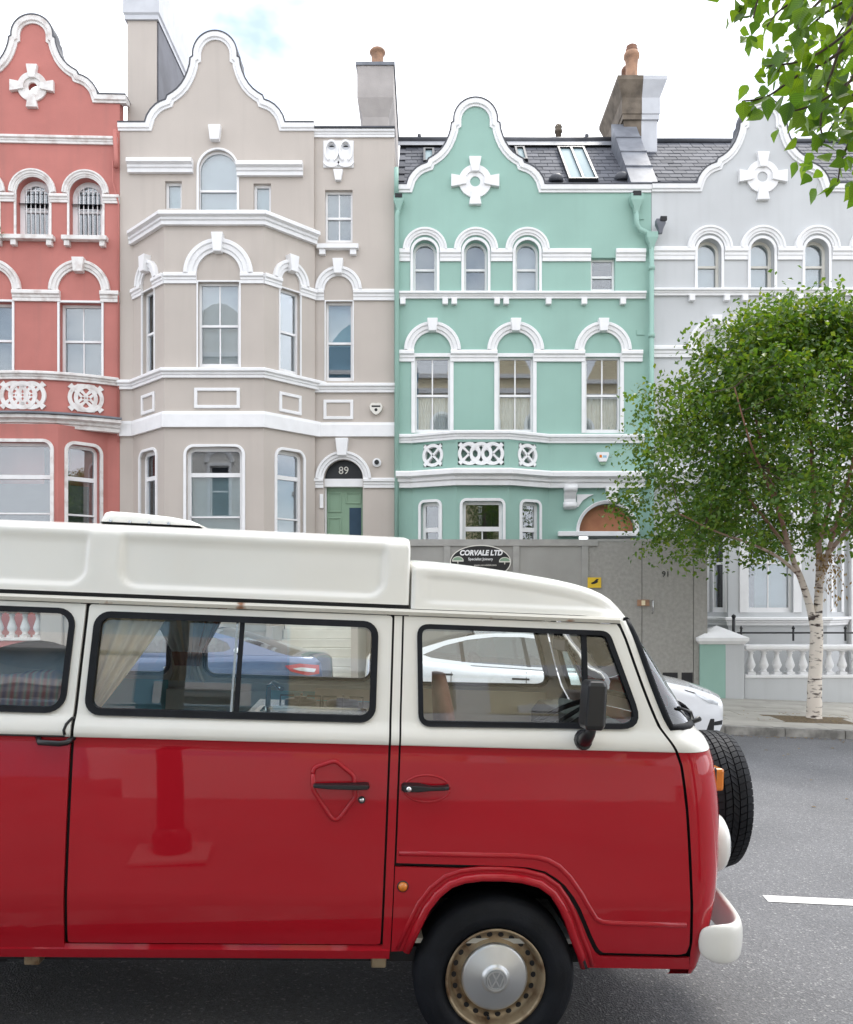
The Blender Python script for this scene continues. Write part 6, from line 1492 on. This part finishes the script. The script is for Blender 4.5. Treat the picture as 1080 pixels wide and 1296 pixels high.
wc = car('white electric saloon car parked at the far kerb behind the van cab', 'carwhite', 1.85, (Xr+2.875, 10.78, gz(Xr+2.875)), (0, TILT, 0), dict(A_, snub=True))
B_ = dict(front=.92, rear=3.98, wb=2.94, cowl=.62, ci=6, ti=10, roof_idx=(0, 4, 8, 12), ar=.38, rimmat='leaddark',
    top=[(.92, .42), (.91, .56), (.85, .64), (.6, .73), (.2, .825), (-.3, .89), (-.68, .925), (-1.6, .95), (-2.4, .985), (-3.0, 1.03), (-3.5, 1.045), (-3.86, 1.03), (-3.95, .95), (-3.98, .62)],
    house=[(-.68, .91), (-.95, 1.06), (-1.2, 1.19), (-1.4, 1.27), (-1.55, 1.315), (-1.75, 1.345), (-2.0, 1.355), (-2.25, 1.345), (-2.5, 1.31), (-2.8, 1.245), (-3.1, 1.16), (-3.4, 1.075), (-3.6, 1.035), (-3.3, 1.01), (-2.4, .965), (-1.6, .93)],
    win=[(-1.02, 1.0), (-1.25, 1.14), (-1.45, 1.235), (-1.7, 1.295), (-1.95, 1.31), (-2.25, 1.30), (-2.5, 1.255), (-2.74, 1.17), (-2.80, 1.10), (-2.72, 1.06), (-2.3, 1.03), (-1.6, 1.0)],
    pillars=[((-2.28, 1.03), (-2.34, 1.29))], seams=[-.95, -2.35],
    decals=[('headlight', [(.72, .62), (.58, .70), (.34, .76), (.40, .70), (.62, .60)], 'clearlens', -.004), ('tail_light', [(-3.93, .93), (-3.70, .95), (-3.52, .92), (-3.60, .85), (-3.80, .80), (-3.94, .82)], 'redlens', -.004), ('tail_lamp', [(-3.90, .885), (-3.72, .905), (-3.62, .885), (-3.70, .86), (-3.88, .84)], 'clearlens', -.008), ('sill_trim', [(-2.45, .2), (-.45, .2), (-.45, .24), (-2.45, .24)], 'black', -.002), ('door_handle', rect(-2.2, -2.0, .83, .855), 'chrome', -.004), ('badge', [(p[0], p[1]) for p in arc(-2.88, 1.085, .035, 0, 360, 14)[:-1]], 'chrome', -.012)])
Xt = (404-540)*10.9/F; Wc = 1.9; xf = Xt-3.98
bc = car('slate blue coupe parked at the far kerb behind the van side window', 'carblue', Wc, (xf, 10.78+Wc, gz(xf)), (0, -TILT, math.pi), B_)
# ================================================================ birch on the far pavement
TX, TY = 6.375, 14.05
bt = thing('birch_tree', 'young birch with pale bark and full green crown on the far pavement', 'tree', (TX, TY, gz(TX)+.12))
ks = TY/F
def tp(px, py, dy=0): return Vector(((px-540)*ks*(1+dy/TY), TY+dy, EYE+(HOR-py)*ks*(1+dy/TY)))
def curve(pts, n=6):
    o = []
    for i in range(len(pts)-1):
        p0, p1, p2, p3 = pts[max(0, i-1)], pts[i], pts[i+1], pts[min(len(pts)-1, i+2)]
        for k in range(n):
            t = k/n; o.append(.5*((2*p1)+(p2-p0)*t+(2*p0-5*p1+4*p2-p3)*t*t+(3*p1-p0-3*p2+p3)*t**3))
    return o+[pts[-1]]
def limb(pts, r0, r1, name='branch', parent=None, mat='birchbark', n=6, seg=9):
    c = curve(pts, n); rad = [r0+(r1-r0)*(i/(len(c)-1))**.8 for i in range(len(c))]
    return obj(name, MB().tube(c, rad, seg), mat, parent or bt)
trk = [tp(1030, 913), tp(1031, 900), tp(1031.5, 870), tp(1033, 835), tp(1034, 805), tp(1034.5, 785)]
c_ = curve(trk, 5); rad = [.155 if i == 0 else .125-.035*i/(len(c_)-1)+.02*max(0, 1-i/4)+random.uniform(-.004, .004) for i in range(len(c_))]
mb = MB().tube(c_, rad, 16); tk = obj('trunk', mb, 'birchbark', bt, label='white peeling bark with dark marks')
tk.data.transform(Matrix.Identity(4))
random.seed(21)
LB = [([tp(1033, 806), tp(1026, 770), tp(1015, 735, -.1), tp(1003, 705, -.2), tp(990, 660, -.3), tp(972, 590, -.4), tp(955, 520, -.4), tp(945, 450, -.3)], .075, .012),
      ([tp(1034.5, 790), tp(1037, 745, .05), tp(1037, 700, .1), tp(1031, 630, .2), tp(1026, 550, .2), tp(1015, 470, .2), tp(1005, 405, .1)], .08, .012),
      ([tp(1036, 745, .05), tp(1048, 700, -.05), tp(1066, 640, -.3), tp(1082, 570, -.5), tp(1090, 480, -.5)], .055, .01),
      ([tp(1037, 715, .1), tp(1065, 680, .3), tp(1105, 630, .7), tp(1140, 570, .9), tp(1150, 500, 1)], .05, .01),
      ([tp(1012, 728, -.1), tp(985, 705, -.4), tp(950, 688, -.8), tp(905, 672, -1.1), tp(860, 650, -1.2)], .035, .008),
      ([tp(1005, 705, -.2), tp(975, 665, .2), tp(930, 610, .6), tp(890, 560, .9), tp(860, 520, 1)], .035, .008),
      ([tp(1036, 690, .1), tp(1050, 640, .7), tp(1060, 570, 1.2), tp(1055, 480, 1.3)], .04, .008),
      ([tp(992, 665, -.3), tp(975, 620, -.9), tp(950, 560, -1.4), tp(930, 490, -1.5)], .035, .008),
      ([tp(1040, 680, 0), tp(1075, 650, -.6), tp(1100, 600, -1.2), tp(1095, 520, -1.5)], .035, .008)]
tips = []
for pts, a, b_ in LB:
    limb(pts, a, b_); tips += curve(pts, 4)[6:]
EDG = [(398, 35), (412, 75), (430, 102), (452, 122), (476, 142), (508, 172), (561, 200), (606, 204), (656, 192), (690, 174), (712, 140), (730, 50)]
CXP = 1012
leafv, leaff = [], []
def add_leaf(L_v, L_f, p, d, up, ln, wd):
    s = d.cross(up)
    if s.length < 1e-3: s = d.orthogonal()
    s.normalize(); nrm = s.cross(d).normalized(); k = len(L_v)
    L_v += [p, p+d*ln*.45+s*wd*.5+nrm*wd*.12, p+d*ln, p+d*ln*.45-s*wd*.5+nrm*wd*.12]; L_f.append((k, k+1, k+2, k+3))
twm = MB()
ncl = 0
while ncl < 460:
    py = random.uniform(398, 722); a = random.uniform(0, 2*math.pi); rad = interp(py, EDG)*ks*(1+.10*math.sin(a*3+py*.05)+.09*math.sin(a*5-py*.09))
    q = random.random()**.42
    cx = (CXP-540)*ks+rad*q*math.cos(a); cy = TY+rad*.85*q*math.sin(a); cz = EYE+(HOR-py)*ks
    hr = math.hypot(cx-(1030-540)*ks, cy-TY)
    if py > 600 and hr < .38+(py-600)*.013 : continue
    if random.random() < .25 and py > 480 and hr < 1.2: continue
    c = Vector((cx, cy, cz)); ncl += 1
    R_ = random.uniform(.16, .46); nl = int(random.uniform(240, 420)*R_)
    tip = min(tips, key=lambda t: (t-c).length)
    if random.random() < .55 and (tip-c).length < 1.4: twm.tube([tip, tip*.5+c*.5+Vector((0, 0, .06)), c], [.009, .006, .003], 4)
    for _ in range(nl):
        v = Vector((random.gauss(0, 1), random.gauss(0, 1), random.gauss(0, 1))); v *= R_*.55
        d = Vector((random.gauss(0, .7), random.gauss(0, .7), -random.uniform(.1, 1.0))).normalized()
        add_leaf(leafv, leaff, c+v, d, Vector((random.gauss(0, .6), random.gauss(0, .6), 1)), random.uniform(.06, .12), random.uniform(.045, .085))
for _ in range(420):      # loose shoots at the outline
    py = random.uniform(398, 705); rad = interp(py, EDG)*ks*random.uniform(.96, 1.1); a = random.uniform(0, 6.28)
    p = Vector(((CXP-540)*ks+rad*math.cos(a), TY+.85*rad*math.sin(a), EYE+(HOR-py)*ks))
    g = Vector((math.cos(a), math.sin(a)*.85, .5 if py < 450 else -.35)).normalized()
    for k in range(9):
        pp = p+g*(.05*k)+Vector((random.gauss(0, .03), random.gauss(0, .03), random.gauss(0, .03)))
        add_leaf(leafv, leaff, pp, Vector((random.gauss(0, .6), random.gauss(0, .6), -.6)).normalized(), Vector((random.gauss(0, .5), random.gauss(0, .5), 1)), random.uniform(.05, .085), random.uniform(.035, .055))
me = bpy.data.meshes.new('crown'); me.from_pydata([tuple(v) for v in leafv], [], leaff); me.materials.append(MATS['birchleaf']); cr = link('crown', me, bt)
obj('twigs', twm, 'twig', bt)
lv, lf = [], []
for _ in range(260):
    t = random.random(); p = tp(random.gauss(1048, 9)+8*t, 700+75*t*random.random(), random.gauss(-.1, .15))
    add_leaf(lv, lf, p, Vector((random.gauss(0, .4), random.gauss(0, .4), -1)).normalized(), Vector((random.gauss(0, 1), random.gauss(0, 1), .3)), random.uniform(.04, .08), random.uniform(.02, .04))
me = bpy.data.meshes.new('withered_leaves'); me.from_pydata([tuple(v) for v in lv], [], lf); me.materials.append(MATS['deadleaf']); link('withered_leaves', me, bt)['label'] = 'withered brown leaves hanging by the fork'
# ================================================================ street tree on the near pavement: only its hanging branch enters the picture
random.seed(5)
ND = 2.25; nk = ND/F
nt_ = thing('street_tree', 'leafy street tree on the near pavement with bright green hanging branches', 'tree', (2.55, 1.9, gz(2.55)+.12))
def np_(px, py, dy=0): D = ND+dy; return Vector(((px-540)*D/F, D, EYE+(HOR-py)*D/F))
obj('trunk', MB().tube([(2.55, 1.9, 0), (2.53, 1.9, .25), (2.52, 1.92, 1.5), (2.5, 1.95, 3), (2.47, 2.0, 4.4), (2.4, 2.0, 6)], [.17, .13, .12, .105, .085, .05], 14), 'bark', nt_)
limb([Vector((2.5, 1.95, 3.1)), Vector((2.2, 2.05, 3.7)), Vector((1.8, 2.15, 4.0)), Vector((1.4, 2.25, 3.95))], .05, .018, 'branch', nt_, 'bark')
TW = [[np_(1190, -60), np_(1120, 0), np_(1060, 60), np_(1010, 92), np_(962, 100)],
      [np_(1180, -40, .1), np_(1110, 30, .1), np_(1050, 85, .1), np_(1000, 112, .1), np_(962, 138, .1), np_(930, 144, .1)],
      [np_(1170, 0, -.1), np_(1100, 90, -.1), np_(1060, 125, -.1), np_(1020, 150, -.1), np_(985, 160, -.1)],
      [np_(1180, 60, .2), np_(1110, 130, .2), np_(1075, 180, .2), np_(1058, 215, .2), np_(1052, 245, .2)],
      [np_(1130, -120, .25), np_(1050, -60, .25), np_(985, -30, .25), np_(955, 5, .25), np_(945, 38, .25)],
      [np_(1130, -110, .05), np_(1060, -40, .05), np_(1020, 5, .05), np_(1000, 22, .05)],
      [np_(1160, -70, .15), np_(1080, 20, .15), np_(1040, 120, .15), np_(1030, 170, .15), np_(1035, 195, .15)],
      [np_(1210, 20, 0), np_(1140, 110, 0), np_(1100, 200, 0), np_(1080, 240, 0), np_(1068, 256, 0)],
      [np_(1150, -90, -.05), np_(1085, -25, -.05), np_(1035, 12, -.05), np_(1005, 45, -.05), np_(1000, 62, -.05)],
      [np_(1130, -70, .3), np_(1085, -5, .3), np_(1065, 45, .3), np_(1050, 85, .3)],
      [np_(1200, -20, -.15), np_(1130, 40, -.15), np_(1085, 90, -.15), np_(1060, 130, -.15)]]
def leaf_mesh(i):
    rnd = random.Random(i); L_ = 1.0; prof = [(0, .03), (.06, .18), (.14, .31), (.24, .375), (.34, .375), (.45, .33), (.55, .27), (.65, .21), (.75, .145), (.86, .075), (1.0, 0)]
    vs, fs = [], []
    bend = rnd.uniform(-.25, .35); cup = rnd.uniform(.08, .35)
    for t, w in prof:
        zc = bend*(t-.3)**2-.0; ser = 1+rnd.uniform(-.07, .07)
        vs += [(-w*ser, t, zc+cup*w), (0, t, zc), (w*ser, t, zc+cup*w)]
    for k in range(len(prof)-1): fs += [(3*k, 3*k+1, 3*k+4, 3*k+3), (3*k+1, 3*k+2, 3*k+5, 3*k+4)]
    vs += [(.008, -.32, .03), (-.008, -.32, .03), (.01, 0, 0), (-.01, 0, 0)]; n = len(vs); fs.append((n-4, n-2, n-1, n-3))
    me = bpy.data.meshes.new('leaf'); me.from_pydata(vs, [], fs); me.materials.append(MATS['nearleaf'])
    for p in me.polygons: p.use_smooth = True
    return me
LM = [leaf_mesh(i) for i in range(6)]
nleaf = 0
def put_leaf(parent, p, size, droop=1.0, side=0):
    global nleaf
    d = Vector((random.gauss(-.25, .55), random.gauss(0, .55), -random.uniform(.3, 1.3)*droop)).normalized()
    up = Vector((random.gauss(0, .7), random.gauss(-.6, .7), .4)).normalized(); x = d.cross(up).normalized(); z = x.cross(d)
    M = Matrix((x, d, z)).transposed().to_euler()
    piece('leaf', random.choice(LM), parent, p, M, (size*random.uniform(.85, 1.1), size, size)); nleaf += 1
for ti, tw in enumerate(TW):
    tw = [Vector((1.46, 2.24, 3.96))]+[p_+Vector((.02, 0, .035)) for p_ in tw]; c = curve(tw, 8); br_ = obj('hanging_twig', MB().tube(c, [.0075-.0055*i/(len(c)-1) for i in range(len(c))], 6), 'twig', nt_)
    ln = len(c); nl = {4: 14, 5: 14}.get(ti, 19)
    for i in range(nl):
        k = int(ln*.42+(ln*.58-1)*i/(nl-1)); p = c[min(k, ln-1)]
        put_leaf(br_, p+Vector((random.gauss(0, .012), random.gauss(0, .03), random.gauss(0, .012))), random.uniform(.038, .062)*(.8 if ti == 4 else 1))
    if ti in (1, 2, 3, 6, 8, 9, 10):
        for i in range(12):
            k = random.randint(int(ln*.42), int(ln*.85)); p = c[k]+Vector((random.gauss(.01, .045), random.gauss(0, .08), random.gauss(.01, .035))); put_leaf(br_, p, random.uniform(.036, .06))
# finer leaves filling in behind the counted ones
fv, ff_ = [], []
FT_ = [[np_(1110, -40, .3), np_(1040, 20, .35), np_(1000, 60, .35), np_(985, 90, .35)], [np_(1120, 10, .35), np_(1070, 70, .35), np_(1030, 120, .35), np_(1000, 150, .35)], [np_(1120, 60, .3), np_(1080, 120, .35), np_(1050, 165, .35), np_(1040, 185, .35)], [np_(1060, -70, .35), np_(990, -25, .35), np_(950, 0, .35), np_(935, 15, .35)], [np_(1080, -60, .4), np_(1020, -10, .4), np_(985, 15, .4), np_(970, 35, .4)], [np_(1130, -30, .4), np_(1075, 25, .4), np_(1045, 70, .4), np_(1020, 110, .4)]]
tm = MB()
for tw in FT_:
    c = curve([Vector((1.43, 2.26, 3.955))]+tw, 8); tm.tube(c, [.006-.004*i/(len(c)-1) for i in range(len(c))], 5)
    for i in range(44):
        p = random.choice(c[11:])+Vector((random.gauss(0, .035), random.gauss(0, .07), random.gauss(0, .03))); sz = random.uniform(.036, .06)
        d = Vector((random.gauss(-.2, .6), random.gauss(0, .6), -random.uniform(.2, 1.2))).normalized(); up = Vector((random.gauss(0, .8), random.gauss(-.5, .8), .3)).normalized(); x = d.cross(up).normalized(); z = x.cross(d); M = Matrix((x*sz, d*sz, z*sz)).transposed()
        m_ = random.choice(LM); k = len(fv); fv += [tuple(M @ v.co+p) for v in m_.vertices]; ff_ += [[a+k for a in q.vertices] for q in m_.polygons]
obj('twigs', tm, 'twig', nt_)
me = bpy.data.meshes.new('foliage'); me.from_pydata(fv, [], ff_); me.materials.append(MATS['nearfoliage']); stuff(link('foliage', me, nt_))
# the rest of its crown, above and to the right of the picture
lv, lf = [], []
for _ in range(140):
    c = Vector((random.gauss(2.7, .75), random.gauss(1.6, .8), random.uniform(4.3, 7)))
    for _ in range(45):
        v = Vector((random.gauss(0, .2), random.gauss(0, .2), random.gauss(0, .2)))
        add_leaf(lv, lf, c+v, Vector((random.gauss(0, .7), random.gauss(0, .7), -.7)).normalized(), Vector((random.gauss(0, .6), random.gauss(0, .6), 1)), .085, .06)
me = bpy.data.meshes.new('crown'); me.from_pydata([tuple(v) for v in lv], [], lf); me.materials.append(MATS['birchleaf']); link('crown', me, nt_)

# leaf litter along the far kerb and on the soil (too many to count)
random.seed(11); lv, lf = [], []
for _ in range(420):
    x = random.gauss(6.6, 1.6) if random.random() < .7 else random.uniform(3.5, 11); y = random.choice((KERB-.06-abs(random.gauss(0, .1)), random.uniform(13.3, 14.8), random.uniform(5, 12.6)))
    z = gz(x)+(.006 if y < KERB else .15 if 5.6 < x < 7.1 and 13.5 < y < 14.5 else .13)
    a = random.uniform(0, 6.28); add_leaf(lv, lf, Vector((x, y, z)), Vector((math.cos(a), math.sin(a), .05)), Vector((0, 0, 1)), random.uniform(.03, .06), random.uniform(.02, .04))
me = bpy.data.meshes.new('leaf_litter'); me.from_pydata([tuple(v) for v in lv], [], lf); me.materials.append(MATS['deadleaf']); ll = link('leaf_litter', me); stuff(ll); tag(ll, 'scattered dry brown leaves along the far kerb and gutter', 'leaves')
